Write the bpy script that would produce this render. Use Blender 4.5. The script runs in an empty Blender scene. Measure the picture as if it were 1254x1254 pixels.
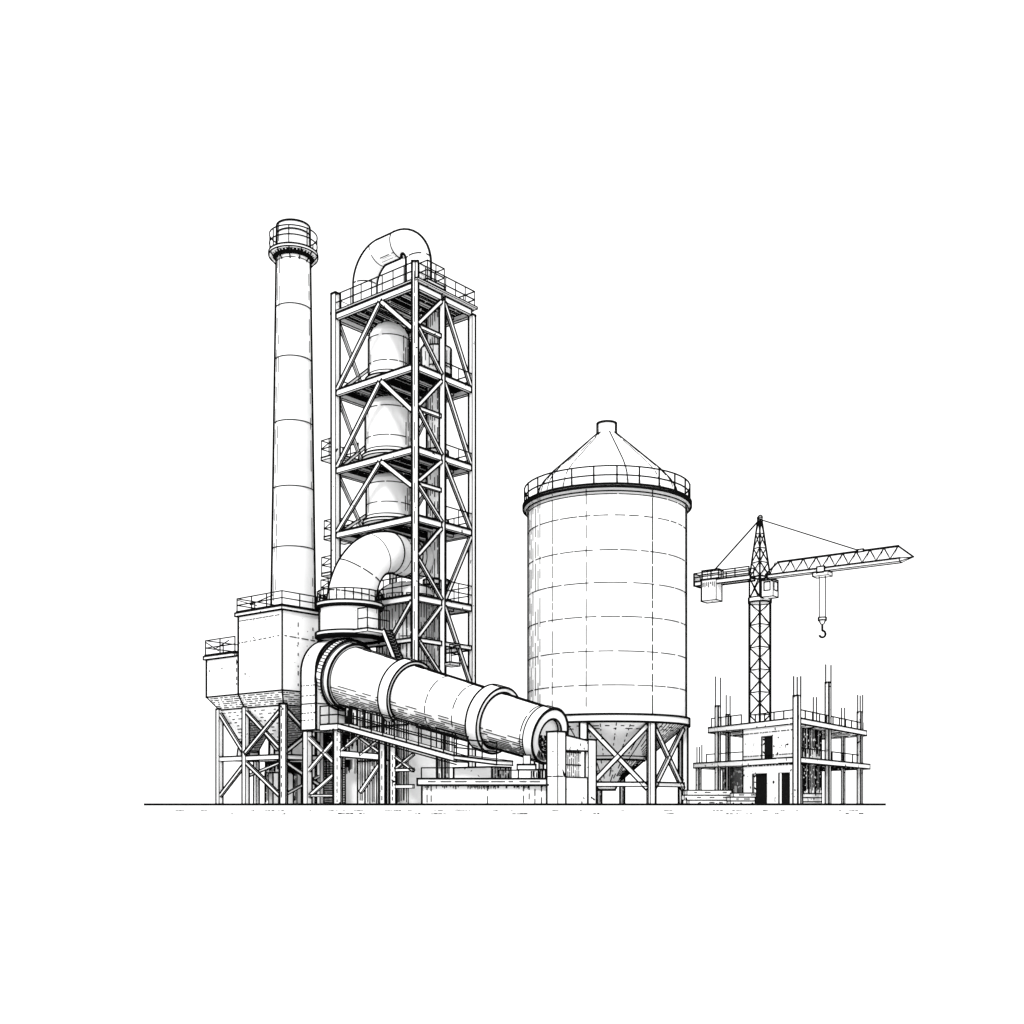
import bpy, math, random
from mathutils import Vector as Vec

rng = random.Random(11)
sc = bpy.context.scene
COL = sc.collection

# ------------------------------------------------------------------ camera model
F, CX, HY, H = 1400.0, 627.0, 980.5, 0.4     # focal length, principal column, horizon row (in photo pixels), eye height in metres
CAM = Vec((0, 0, H))
def P(px, py, D):
    """a point seen at photo column px, row py, standing D metres away"""
    return Vec(((px - CX) * D / F, D, H + (HY - py) * D / F))
def zat(py, D): return H + (HY - py) * D / F
def V2(v, z): return Vec((v[0], v[1], z))
def along(p, d, px):
    """distance along ground direction d from p until it is seen at column px"""
    k = (px - CX) / F
    return (k * p[1] - p[0]) / (d[0] - k * d[1])
Z = Vec((0, 0, 1))
U = Vec((-0.77, 0.64, 0)).normalized()      # the plant's two building directions
V = Vec((-U.y * -1, -U.x, 0)).normalized()

# ------------------------------------------------------------------ materials
def mat_base(name):
    m = bpy.data.materials.new(name); m.use_nodes = True
    return m, m.node_tree, m.node_tree.nodes["Principled BSDF"]
def make_mat(name, col, speck=0.0, scale=2.2, rough=0.9):
    m, nt, b = mat_base(name)
    b.inputs["Roughness"].default_value = rough
    b.inputs["Specular IOR Level"].default_value = 0.0
    tc = nt.nodes.new("ShaderNodeTexCoord")
    n = nt.nodes.new("ShaderNodeTexNoise"); n.inputs["Scale"].default_value = 0.7; n.inputs["Detail"].default_value = 3
    nt.links.new(tc.outputs["Object"], n.inputs["Vector"])
    r = nt.nodes.new("ShaderNodeValToRGB")
    r.color_ramp.elements[0].color = (col * 0.96,) * 3 + (1,)
    r.color_ramp.elements[1].color = (min(1, col * 1.03),) * 3 + (1,)
    nt.links.new(n.outputs["Fac"], r.inputs["Fac"])
    out = r.outputs["Color"]
    if speck > 0:                                                # small dark pits and specks
        v = nt.nodes.new("ShaderNodeTexNoise"); v.inputs["Scale"].default_value = scale; v.inputs["Detail"].default_value = 0.0
        nt.links.new(tc.outputs["Object"], v.inputs["Vector"])
        lt = nt.nodes.new("ShaderNodeMath"); lt.operation = "GREATER_THAN"; lt.inputs[1].default_value = 1 - speck
        nt.links.new(v.outputs["Fac"], lt.inputs[0])
        mx = nt.nodes.new("ShaderNodeMix"); mx.data_type = "RGBA"
        nt.links.new(lt.outputs[0], mx.inputs[0]); nt.links.new(out, mx.inputs[6]); mx.inputs[7].default_value = (0.004, 0.004, 0.004, 1)
        out = mx.outputs[2]
    nt.links.new(out, b.inputs["Base Color"])
    return m
M_WHITE = make_mat("white_paint", 0.85)
M_CONC = make_mat("pale_concrete", 0.84, speck=0.235, scale=2.6)
M_STEEL = make_mat("white_steel", 0.85, speck=0.185, scale=2.3)
M_INK = make_mat("black_trim", 0.004)
M_DARK = make_mat("dark_void", 0.008)
M_GROUND = make_mat("pale_ground", 0.88)
MATS = {"w": M_WHITE, "c": M_CONC, "s": M_STEEL}

TK, TM, TN, TF = 0.120, 0.090, 0.066, 0.051       # trim half-widths: thick, middle, thin, fine

# ------------------------------------------------------------------ mesh builder
class MB:
    def __init__(s, base="w"):
        s.v, s.f, s.m, s.base = [], [], [], base
    def face(s, idx, mat=0): s.f.append(tuple(idx)); s.m.append(mat)
    def poly(s, pts, mat=0):
        i = len(s.v); s.v += [Vec(p) for p in pts]; s.face(range(i, i + len(pts)), mat)
    # --- trim line: a thin bar along a polyline
    def line(s, pts, r=TN, closed=False, mat=1, n=4):
        pts = [Vec(p) for p in pts]
        q = [pts[0]]
        for p in pts[1:]:
            if (p - q[-1]).length > 1e-4: q.append(p)
        if closed and (q[0] - q[-1]).length < 1e-4: q.pop()
        pts = q; k = len(pts)
        if k < 2: return
        ref = None; base = len(s.v)
        for i, p in enumerate(pts):
            if closed: t = pts[(i + 1) % k] - pts[i - 1]
            else: t = pts[min(i + 1, k - 1)] - pts[max(i - 1, 0)]
            if t.length < 1e-6: t = Z.copy()
            t.normalize()
            if ref is None:
                ref = t.cross(Z) if abs(t.z) < 0.9 else t.cross(Vec((0, 1, 0)))
            e = ref - t * ref.dot(t)
            if e.length < 1e-6: e = t.orthogonal()
            e.normalize(); ref = e; g = t.cross(e)
            ext = Vec((0, 0, 0))
            if not closed and i == 0: ext = -t * r * 0.6
            if not closed and i == k - 1: ext = t * r * 0.6
            for j in range(n):
                a = 2 * math.pi * (j + 0.5) / n
                s.v.append(p + ext + (e * math.cos(a) + g * math.sin(a)) * r * 1.2)
        m = k if closed else k - 1
        for i in range(m):
            a, b = base + i * n, base + ((i + 1) % k) * n
            for j in range(n): s.face((a + j, a + (j + 1) % n, b + (j + 1) % n, b + j), mat)
        if not closed:
            s.face(tuple(base + j for j in range(n)), mat)
            s.face(tuple(base + (k - 1) * n + j for j in reversed(range(n))), mat)
    # --- a broken line, for seams and shade hatching: pieces of bar along fn(t), t 0..1, true length L
    def dash(s, fn, L, r=TF, on=(0.6, 2.2), off=(0.15, 0.6), seg=0.6, t0=0.0, t1=1.0):
        t = t0 + rng.random() * off[1] / L
        while t < t1:
            b = min(t1, t + rng.uniform(*on) / L)
            n = max(1, int((b - t) * L / seg))
            s.line([fn(t + (b - t) * i / n) for i in range(n + 1)], r)
            t = b + rng.uniform(*off) / L
    def dseg(s, a, b, r=TF, on=(0.6, 2.2), off=(0.15, 0.6)):
        a, b = Vec(a), Vec(b)
        if (b - a).length > 1e-3: s.dash(lambda t: a.lerp(b, t), (b - a).length, r, on, off, seg=99)
    # --- box from centre and three half vectors
    def obox(s, c, a, b, h, w=TK, thin=None, mat=0, edges=True):
        c, a, b, h = Vec(c), Vec(a), Vec(b), Vec(h)
        if thin is None: thin = w * 0.55
        co = [c + a * i + b * j + h * k for k in (-1, 1) for j in (-1, 1) for i in (-1, 1)]
        i0 = len(s.v); s.v += co
        fs = [((0, 2, 3, 1), -h), ((4, 5, 7, 6), h), ((0, 1, 5, 4), -b), ((2, 6, 7, 3), b), ((0, 4, 6, 2), -a), ((1, 3, 7, 5), a)]
        for q, n in fs: s.face([i0 + x for x in q], mat)
        if not edges or w <= 0: return
        for (p, q) in ((0, 1), (2, 3), (4, 5), (6, 7), (0, 2), (1, 3), (4, 6), (5, 7), (0, 4), (1, 5), (2, 6), (3, 7)):
            fr = [((c + n) - CAM).dot(n) < 0 for qd, n in fs if p in qd and q in qd]
            s.line([co[p], co[q]], thin if all(fr) else w)
    def abox(s, x0, x1, y0, y1, z0, z1, **k):
        s.obox(((x0 + x1) / 2, (y0 + y1) / 2, (z0 + z1) / 2), ((x1 - x0) / 2, 0, 0), (0, (y1 - y0) / 2, 0), (0, 0, (z1 - z0) / 2), **k)
    def ubox(s, o, a0, a1, b0, b1, z0, z1, du=U, dv=V, **k):
        """box in the plant's directions: o + a*du + b*dv"""
        c = V2(o, 0) + du * ((a0 + a1) / 2) + dv * ((b0 + b1) / 2); c.z = (z0 + z1) / 2
        s.obox(c, du * ((a1 - a0) / 2), dv * ((b1 - b0) / 2), Z * ((z1 - z0) / 2), **k)
    def beam(s, p, q, w=0.4, h=0.5, edge=TK, side=None, **k):
        p, q = Vec(p), Vec(q); t = (q - p)
        e = t.cross(side if side is not None else Z)
        if e.length < 1e-5: e = t.cross(Vec((0, 1, 0)))
        e.normalize(); g = e.cross(t).normalized()
        s.obox((p + q) / 2, t / 2, e * (w / 2), g * (h / 2), w=edge, **k)
    # --- frustum with rims, silhouette ribs and broken lengthwise hatching for shade
    def frame(s, p, q):
        a = (Vec(q) - Vec(p)).normalized()
        e1 = a.cross(Z)
        if e1.length < 1e-4: e1 = Vec((1, 0, 0))
        e1.normalize(); return a, e1, a.cross(e1)
    def frus(s, p, q, r0, r1, n=56, cap0=False, cap1=False, rim0=0, rim1=0, limb=TK, hatch=(), mat=0, hr=TF, hon=(0.8, 3.0), hoff=(0.2, 0.9)):
        p, q = Vec(p), Vec(q); a, e1, e2 = s.frame(p, q); L = (q - p).length
        d = lambda f: e1 * math.cos(f) + e2 * math.sin(f)
        i0 = len(s.v)
        for c, r in ((p, r0), (q, r1)):
            for j in range(n): s.v.append(c + d(2 * math.pi * j / n) * r)
        for j in range(n): s.face((i0 + j, i0 + (j + 1) % n, i0 + n + (j + 1) % n, i0 + n + j), mat)
        if cap0: s.face([i0 + j for j in reversed(range(n))], mat)
        if cap1: s.face([i0 + n + j for j in range(n)], mat)
        if rim0: s.ring(p, a, r0, rim0)
        if rim1: s.ring(q, a, r1, rim1)
        k = (r0 - r1) / L; w = p - CAM
        A1, A2 = e1.dot(w), e2.dot(w); C = r0 + k * a.dot(w)
        amp = math.hypot(A1, A2); ph = math.atan2(A2, A1)
        self_l = None
        if amp > abs(C):
            da = math.acos(max(-1, min(1, -C / amp)))
            gen = lambda f: (lambda t: (p + d(f) * r0).lerp(q + d(f) * r1, t))
            for sg in (-1, 1):
                f0 = ph + sg * da
                if limb:
                    fw = math.acos(max(0.2, 1 - limb * 0.85 / max(r0, r1)))
                    s.line([gen(f0 + sg * fw)(0), gen(f0 + sg * fw)(1)], limb * 0.8)
                    for off in (0, -0.07, -0.15): s.line([gen(f0 + sg * off)(0), gen(f0 + sg * off)(1)], limb if off == 0 else limb * 0.8)
                for (side, frac, dens) in hatch:        # frac: how far in from this rib, 0 rib .. 1 middle of the visible side
                    if side == sg:
                        fm = math.pi - da
                        x = math.acos(max(-1, min(1, 1 - frac)))
                        f = f0 + sg * x * fm / (math.pi / 2)
                        g = gen(f)
                        s.dash(g, L, hr, hon, (hoff[0], hoff[1] + (1 - dens) * 2.5), seg=99)
    def ring(s, c, axis, r, w=TN, n=64, a0=0, a1=None):
        axis = Vec(axis).normalized(); _, e1, e2 = s.frame(Vec((0, 0, 0)), axis)
        s.line([Vec(c) + (e1 * math.cos(2 * math.pi * j / n) + e2 * math.sin(2 * math.pi * j / n)) * r for j in range(n)], w, closed=True)
    def dring(s, c, r, w=TF, on=(0.8, 3.5), off=(0.15, 0.7), axis=Z):
        _, e1, e2 = s.frame(Vec((0, 0, 0)), Vec(axis)); c = Vec(c)
        s.dash(lambda t: c + (e1 * math.cos(6.2832 * t) + e2 * math.sin(6.2832 * t)) * r, 6.2832 * r, w, on, off, seg=max(0.25, r * 0.1))
    def annulus(s, c, axis, r0, r1, n=56, mat=0):
        _, e1, e2 = s.frame(Vec((0, 0, 0)), Vec(axis)); c = Vec(c); i0 = len(s.v)
        for r in (r0, r1):
            for j in range(n): s.v.append(c + (e1 * math.cos(2 * math.pi * j / n) + e2 * math.sin(2 * math.pi * j / n)) * r)
        for j in range(n): s.face((i0 + j, i0 + (j + 1) % n, i0 + n + (j + 1) % n, i0 + n + j), mat)
    # --- bent pipe with ribs along its two sides
    def sweep(s, path, rad, n=28, rings=(), limb=TK, mat=0):
        path = [Vec(p) for p in path]; k = len(path); i0 = len(s.v); ref = None; fr = []
        for i, p in enumerate(path):
            t = (path[min(i + 1, k - 1)] - path[max(i - 1, 0)]).normalized()
            if ref is None: ref = t.orthogonal()
            e = (ref - t * ref.dot(t)).normalized(); ref = e; g = t.cross(e); r = rad(i / (k - 1)); fr.append((p, e, g, r, t))
            for j in range(n):
                a = 2 * math.pi * j / n; s.v.append(p + (e * math.cos(a) + g * math.sin(a)) * r)
        for i in range(k - 1):
            for j in range(n): s.face((i0 + i * n + j, i0 + i * n + (j + 1) % n, i0 + (i + 1) * n + (j + 1) % n, i0 + (i + 1) * n + j), mat)
        sides = ([], [])
        for (p, e, g, r, t) in fr:
            w = p - CAM; A1, A2 = e.dot(w), g.dot(w); amp = math.hypot(A1, A2); ph = math.atan2(A2, A1)
            da = math.acos(max(-1, min(1, -r / amp)))
            for q, sg in enumerate((-1, 1)):
                a = ph + sg * (da + math.acos(max(0.2, 1 - limb * 0.6 / r))); sides[q].append(p + (e * math.cos(a) + g * math.sin(a)) * r)
        if limb:
            for q in sides: s.line(q, limb)
        for t, w, dashed in rings:
            p, e, g, r, tt = fr[min(k - 1, int(t * (k - 1)))]
            if dashed: s.dring(p, r, w, axis=tt)
            else: s.ring(p, tt, r, w)
    def prism(s, pts, ext, w=TK, thin=None, mat=0, edge_long=True):
        pts = [Vec(p) for p in pts]; ext = Vec(ext); n = len(pts); i0 = len(s.v)
        s.v += pts + [p + ext for p in pts]
        s.face([i0 + j for j in reversed(range(n))], mat); s.face([i0 + n + j for j in range(n)], mat)
        for j in range(n): s.face((i0 + j, i0 + (j + 1) % n, i0 + n + (j + 1) % n, i0 + n + j), mat)
        if w:
            s.line(pts, w, closed=True); s.line([p + ext for p in pts], w, closed=True)
            if edge_long:
                for p in pts: s.line([p, p + ext], thin or w)
    # --- hand rail along a floor line
    def rail(s, pts, h=1.25, step=1.8, r=TN, closed=False, mids=1, post=TN, every=1):
        pts = [Vec(p) for p in pts]
        for k in range(1, mids + 2): s.line([p + Z * h * k / (mids + 1) for p in pts], r, closed=closed)
        seq = pts + ([pts[0]] if closed else [])
        for ii, (a, b) in enumerate(zip(seq, seq[1:])):
            if ii % every: continue
            n = max(1, round((b - a).length / step))
            for i in range(n): s.line([a.lerp(b, i / n), a.lerp(b, i / n) + Z * h], post)
        if not closed: s.line([pts[-1], pts[-1] + Z * h], post)
    def build(s, name, parent=None, loc=None):
        org = Vec(loc) if loc is not None else (parent["org"] if parent is not None else Vec((0, 0, 0)))
        org = Vec(org)
        me = bpy.data.meshes.new(name)
        me.from_pydata([v - org for v in s.v], [], s.f)
        me.materials.append(MATS[s.base]); me.materials.append(M_INK); me.materials.append(M_DARK)
        me.polygons.foreach_set("material_index", s.m)
        me.update()
        o = bpy.data.objects.new(name, me); COL.objects.link(o)
        o["org"] = tuple(org)
        if parent is not None: o.parent = parent
        else: o.location = org
        return o

def thing(name, label, cat, loc, group=None):
    o = bpy.data.objects.new(name, None); COL.objects.link(o)
    o.location = loc; o["org"] = tuple(loc); o["label"] = label; o["category"] = cat
    if group: o["group"] = group
    return o
def tag(o, label, cat, group=None):
    o["label"] = label; o["category"] = cat
    if group: o["group"] = group
    return o

def bez(pts, n=10):
    """smooth path through points (Catmull-Rom)"""
    pts = [Vec(p) for p in pts]; out = []
    q = [pts[0] * 2 - pts[1]] + pts + [pts[-1] * 2 - pts[-2]]
    for i in range(1, len(q) - 2):
        a, b, c, d = q[i - 1:i + 3]
        for j in range(n):
            t = j / n
            out.append(0.5 * ((2 * b) + (c - a) * t + (2 * a - 5 * b + 4 * c - d) * t * t + (3 * b - a - 3 * c + d) * t ** 3))
    return out + [pts[-1]]

# ================================================================== SETTING
m = MB(); m.poly([(-4000, -60, 0), (4000, -60, 0), (4000, 9000, 0), (-4000, 9000, 0)])
g = m.build("ground"); g.data.materials[0] = M_GROUND; g["kind"] = "structure"
m = MB(); m.abox((176 - CX) * 92 / F, (1085 - CX) * 92 / F, 92, 92.3, 0.004, 0.19, mat=1, edges=False)
k = m.build("kerb_strip"); k["kind"] = "structure"
# low rows of gravel lying on the ground in front of the yard
m = MB()
def pebble(x, y, w, h):
    n = max(2, int(w / 0.10))
    for i in range(n):
        px_ = x - w / 2 + w * (i + rng.random() * 0.4) / n; r = w / n * rng.uniform(0.5, 0.75); hh = h * rng.uniform(0.7, 1.1)
        i0 = len(m.v)
        ring = [(px_ + r * math.cos(a), y + r * 1.2 * math.sin(a), 0.002) for a in [j * math.pi / 3 for j in range(6)]]
        m.v += [Vec(p) for p in ring] + [Vec((px_ + 0.55 * (p[0] - px_), y + 0.55 * (p[1] - y), hh)) for p in ring]
        for j in range(6): m.face((i0 + j, i0 + (j + 1) % 6, i0 + 6 + (j + 1) % 6, i0 + 6 + j), 1)
        m.face([i0 + 6 + j for j in range(6)], 1)
xs = 0
for row, D, y0 in ((0, 44, 0), (1, 33.5, 0), (2, 52, 0)):
    x = 212 if row == 0 else (286 if row == 1 else 560)
    end = 1065 if row < 2 else 760
    while x < end:
        w = rng.choice((3, 5, 8, 12, 20)) if row < 2 else rng.choice((3, 4, 6))
        pebble((x + w / 2 - CX) * D / F, D + rng.uniform(-0.5, 0.5), w * D / F, 0.036 if row < 2 else 0.03)
        x += w + rng.choice((5, 9, 14, 26, 48) if row == 0 else ((6, 12, 30, 60, 80) if row == 1 else (30, 60, 90)))
gv = m.build("gravel"); gv["kind"] = "stuff"; gv["label"] = "loose dark gravel in thin broken rows in front of the yard"; gv["category"] = "gravel"

# ================================================================== CHIMNEY
D0 = 128.0; ch = Vec(((359.3 - CX) * D0 / F, D0, 0))
zc = lambda py: zat(py, D0)
T = thing("chimney", "tall slender round chimney with banded shaft and small railed gallery near its top", "chimney", ch)
m = MB()
zt = zc(306); rb, rt = 2.75, 1.86
rz = lambda z: rb + (rt - rb) * z / zt
m.frus(ch, ch + Z * zt, rb, rt, limb=TK, hatch=[(1, .05, .7), (1, .11, .6), (1, .2, .5), (-1, .05, .5), (-1, .12, .2)], hon=(.6, 3.5), hoff=(.3, 1.6))
for py in (371 + 9, 435.5 + 8, 514.5 + 7, 595 + 6, 669 + 5):
    z = zc(py); m.ring(ch + Z * z, Z, rz(z) + .01, TN)
m.dring(ch + Z * zc(324), rt + .02, TF)
m.build("shaft", T)
m = MB()
zg = 61.25
m.frus(ch + Z * zg, ch + Z * (zg + .32), 2.7, 2.7, rim0=TN, rim1=TM, limb=TM, cap0=True, cap1=True)
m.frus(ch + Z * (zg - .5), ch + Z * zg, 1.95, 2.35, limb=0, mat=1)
for j in range(36):
    a = j * math.pi / 18; d = Vec((math.cos(a), math.sin(a), 0)); m.line([ch + Z * (zg - .12) + d * 2.3, ch + Z * (zg - .12) + d * 2.4], .05, mat=0)
    if j % 3 == 0: m.line([ch + Z * (zg - .95) + d * 1.9, ch + Z * (zg - .05) + d * 2.62], TN)
ga = m.build("gallery", T)
m = MB(); fl = zg + .32
pts = [ch + Vec((2.64 * math.cos(a), 2.64 * math.sin(a), fl)) for a in [j * math.pi / 16 - math.pi / 2 for j in range(32)]]
m.rail(pts, h=2.0, step=5, closed=True, every=4)
m.build("railing", ga)
m = MB()
zt2 = zat(269, D0 - 1.8)
m.frus(ch + Z * zt, ch + Z * zt2, rt, 1.82, limb=TK, rim1=TK, hatch=[(1, .12, .4)])
m.ring(ch + Z * (zt2 - .95), Z, 1.86, TM)
m.annulus(ch + Z * zt2, Z, 1.3, 1.82)
m.frus(ch + Z * (zt2 - 1), ch + Z * zt2, 1.3, 1.3, limb=0, mat=2)
m.build("cap", T)

# ================================================================== STEEL TOWER
A = Vec((-9.734, 115.0, 0))
LB, LC, LM = along(A, U, 411.0), along(A, V, 578.0), along(A, V, 541.5)
def TW(s, t, z): return A + U * s + V * t + Z * z
LV = [16.6, 20.8, 28.8, 35.7, 44.0, 52.2]        # deck heights
T = thing("steel_tower", "tall open braced steel tower of six decks carrying the cyclone vessels", "tower", TW(LB / 2, LC / 2, 0))
def column(s, t, z1, w, uv=False, edge=TK, dashc=True):
    m = MB("s"); c = TW(s, t, 0)
    if uv: m.ubox(c, -w / 2, w / 2, -w / 2, w / 2, 0, z1, w=edge, thin=TF)
    else:
        m.abox(c.x - w / 2, c.x + w / 2, c.y - w / 2, c.y + w / 2, 0, z1, w=edge)
        if dashc: m.dseg((c.x - .04, c.y - w / 2, 0), (c.x - .04, c.y - w / 2, z1), TF, (.4, 3), (.3, 1.6))
    return m.build("column", T)
column(0, 0, zat(321.5, 115), .62)
column(0, LM, 52.0, .56, dashc=False)
column(0, LC, 52.0, .52, uv=True)
column(LB, 0, zat(357, 122), .66, uv=True)
column(LB, LC, 52.0, .5, uv=True); column(LB / 2, LC, 52.0, .42, uv=True)
def tbeam(p, q, w=.35, h=.56, edge=TM, name="beam", **k):
    m = MB("s"); m.beam(p, q, w, h, edge, **k); return m.build(name, T)
for i, z in enumerate(LV):
    h = .56 if i else .4
    tbeam(TW(.35, -.05, z), TW(LB - .35, -.05, z), h=h)
    tbeam(TW(-.02, .35, z), TW(-.02, LM - .3, z), h=h); tbeam(TW(-.02, LM + .3, z), TW(-.02, LC - .3, z), h=h)
    tbeam(TW(LB, .4, z), TW(LB, LC - .3, z), h=h); tbeam(TW(.35, LC, z), TW(LB - .3, LC, z), h=h)
    if i == 0: continue
    # deck plate with beams and broken lines hatching the shade under it
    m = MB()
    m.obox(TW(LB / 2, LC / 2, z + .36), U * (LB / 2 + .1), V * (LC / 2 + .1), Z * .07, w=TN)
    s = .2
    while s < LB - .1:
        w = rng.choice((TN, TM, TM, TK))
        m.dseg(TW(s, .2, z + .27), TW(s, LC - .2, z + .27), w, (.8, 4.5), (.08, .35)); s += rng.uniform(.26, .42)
    for s in (LB * .22, LB * .5, LB * .78):
        m.beam(TW(s, .2, z + .1), TW(s, LC - .2, z + .1), .25, .3, TN)
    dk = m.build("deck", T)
    m = MB()
    if i < 5:
        hh = (1.35, 1.6, 1.1, 1.25, 1.3)[i - 1] if i > 1 else 1.9
        m.rail([TW(.3, LC + .05, z + .45), TW(LB, LC, z + .45)], h=hh, step=2.3)
        m.rail([TW(-.15, LM + .3, z + .45), TW(-.15, LC - .2, z + .45)], h=hh, step=2.2, mids=1 if i == 1 else 0)
        m.rail([TW(LB + .1, .4, z + .45), TW(LB + .1, LC, z + .45)], h=hh, step=2.3)
        if i == 1: m.rail([TW(.4, -.15, z + .4), TW(LB * .6, -.15, z + .4)], h=1.9, step=1.4); m.rail([TW(-.15, .4, z + .4), TW(-.15, LM - .3, z + .4)], h=1.9, step=1.2)
    else:
        e = .55
        m.obox(TW(LB / 2, LC / 2, z + .52), U * (LB / 2 + e), V * (LC / 2 + .25), Z * .09, w=TN)
        m.rail([TW(-.2, LC + .2, z + .6), TW(-.2, -.2, z + .6), TW(LB + e, -.2, z + .6), TW(LB + e, LC, z + .6), TW(-.2, LC + .2, z + .6)], h=1.75, step=1.55)
    m.build("railing", dk)
m = MB("s")
m.obox(TW(-.5, LM + .75, 14.5), U * .6, V * .75, Z * .14, w=TM); ld = m.build("landing", T)
m = MB(); m.rail([TW(-1.05, LM, 14.65), TW(-1.05, LM + 1.45, 14.65), TW(.05, LM + 1.45, 14.65)], h=1.8, step=1.2); m.build("railing", ld)
# raised landing beside the mid column on the top deck
m = MB("s"); z = LV[5]
m.obox(TW(.3, 2.6, z + .95), U * .7, V * 1.25, Z * .14, w=TM)
m.rail([TW(1, 1.35, z + 1.05), TW(-.4, 1.35, z + 1.05), TW(-.4, 3.85, z + 1.05), TW(1, 3.85, z + 1.05)], h=1.9, step=1.3)
for t in (1.5, 3.7): m.line([TW(-.3, t, z + .4), TW(-.3, t, z + .9)], TN)
m.build("landing", T)
def brace(p, q, w=.34, edge=TM):
    m = MB("s"); m.beam(p, q, .2, w, edge, side=None); return m.build("brace", T)
for i in range(1, 5):
    z0, z1 = LV[i] + .3, LV[i + 1] - .3; hm = z0 + (z1 - z0) * .52
    if i >= 2:
        brace(TW(LB * .42, -.08, z1), TW(LB - .3, -.08, z0), .42); brace(TW(LB * .4, -.12, z1), TW(.3, -.12, hm - .3), .44)
        brace(TW(LB, .4, z1), TW(LB, LC * .55, z0), .26, TN); brace(TW(LB, LC - .4, z1 - 1), TW(LB, .4, z0), .26, TN)
        tbeam(TW(-.02, .3, hm), TW(-.02, LM - .3, hm), .25, .36)
    brace(TW(-.1, LM - .2, z1), TW(-.1, .3, hm + .2), .36); brace(TW(-.16, .3, hm - .2), TW(-.16, LM - .25, z0), .3)
    if i != 1: brace(TW(-.05, LM + .3, z1), TW(-.05, LC - .2, z0), .36)
    else: brace(TW(-.05, LC - .2, z1), TW(-.05, LM + .3, z0), .36)
    brace(TW(LB - .3, LC, z0), TW(LB / 2, LC, z1), .26, TN)
brace(TW(-.05, LM + .3, LV[1] - .3), TW(-.05, LC - .2, LV[1] - 8.2), .36)
brace(TW(-.05, LM - .2, LV[1] - .3), TW(-.05, .3, LV[0] + .3), .36); brace(TW(-.12, .3, LV[0]), TW(-.12, LM - .2, LV[0] - 3.4), .28)
brace(TW(.35, -.1, LV[1] - .3), TW(3.2, -.1, LV[0] + .6), .36)
# lattice on the lower storeys behind the kiln
for (s0, s1) in ((.5, 2.6), (2.8, 5.2)):
    for z0, z1 in ((6.3, 9.3), (3.4, 6.2), (9.5, 12.5)):
        brace(TW(s0, .1, z0), TW(s1, .1, z1), .22, TN); brace(TW(s0, .18, z1), TW(s1, .18, z0), .22, TN)
for z in (3.1, 6.3, 9.4, 12.6): tbeam(TW(.4, .1, z), TW(5.4, .1, z), .25, .3, TN)
for z in (3.4, 6.6, 10, 13): tbeam(TW(0, .4, z), TW(0, LM - .3, z), .25, .34, TN)
for s in (2.7, 5.3):
    m = MB("s"); m.ubox(TW(s, .12, 0), -.22, .22, -.2, .2, 0, 16.3, w=TM, thin=TF); m.build("column", T)
for zf, pxl, t0, t1, hr in ((37.7, 393.5, .5, 3.6, 1.85), (29.0, 397, .5, 3.4, 1.75), (25.0, 394, .3, 3.2, 1.75), (22.6, 393, .3, 3.2, 1.7)):
    s1 = along(TW(0, t0, 0), U, pxl) - LB
    m = MB("s"); m.ubox(TW(LB, 0, 0), .35, s1, t0, t1, zf - .15, zf + .15, w=TM, thin=TF)
    ba = m.build("balcony", T)
    m = MB()
    c = [TW(LB + .35, t0, zf + .15), TW(LB + s1, t0, zf + .15), TW(LB + s1, t1, zf + .15), TW(LB + .35, t1, zf + .15)]
    m.rail(c, h=hr, step=1.5); m.line([c[0] + Z * hr, c[1] + Z * hr * .5], TF); m.build("railing", ba)

# ------------------------------------------------------------------ vessels inside the tower
vc = TW(7.55, 3.7, 0)
RH = [(-1, .02, 1), (-1, .05, .9), (-1, .09, .9), (-1, .14, .8), (-1, .21, .7), (-1, .3, .35), (1, .04, .8), (1, .12, .4)]  # right side hatched denser, as its shade
def vessel(z0, z1, r, dome, label, seams, c=vc, hatch=RH, group="cyclone vessels inside the steel tower"):
    T = thing("cyclone_vessel", label, "vessel", c + Z * z0, group)
    m = MB()
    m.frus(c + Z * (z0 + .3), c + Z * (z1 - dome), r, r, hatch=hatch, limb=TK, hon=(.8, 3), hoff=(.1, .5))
    prev = (r, z1 - dome)
    for j in range(1, 7):
        a = j * math.pi / 12; nr, nz = r * math.cos(a), z1 - dome + dome * math.sin(a)
        if j == 6: nr = .05
        m.frus(c + Z * prev[1], c + Z * nz, prev[0], nr, limb=TM, rim0=0); prev = (nr, nz)
    for z in seams: m.dring(c + Z * z, r + .01, TF, (.8, 3), (.15, .6))
    m.build("shell", T)
    m = MB()
    m.frus(c + Z * z0, c + Z * (z0 + .3), r + .35, r + .35, cap0=True, cap1=True, rim0=TN, rim1=TM, limb=TM)
    m.frus(c + Z * (z0 + .3), c + Z * (z0 + .75), r + .3, r + .02, rim1=TN, limb=TM)
    m.build("flange", T)
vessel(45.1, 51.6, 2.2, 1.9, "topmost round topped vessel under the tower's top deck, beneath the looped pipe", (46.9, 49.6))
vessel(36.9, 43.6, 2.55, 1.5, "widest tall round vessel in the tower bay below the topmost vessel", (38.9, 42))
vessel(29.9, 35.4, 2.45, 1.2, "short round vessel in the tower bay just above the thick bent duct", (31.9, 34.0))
dk = [(sg, f, d) for sg in (-1, 1) for f, d in ((.02, 1), (.06, 1), (.11, 1), (.17, .9), (.24, .95), (.32, .9), (.41, .85), (.51, .9), (.62, .8), (.74, .85), (.87, .8), (.99, .8))]  # dense strokes all round, drawn as shade inside the tower
vessel(12.8, 23.6, 3.1, 1.6, "broad drum darkened by shade hatching, low in the tower behind the thick bent duct", (15, 17.5, 22), c=TW(5.4, 4.2, 0), hatch=dk)
T = thing("riser_pipe", "slim shade-hatched vertical pipe rising through the tower between near and middle columns", "pipe", TW(2.9, 6.1, 12))
m = MB(); c = TW(2.9, 6.1, 0)
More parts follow.
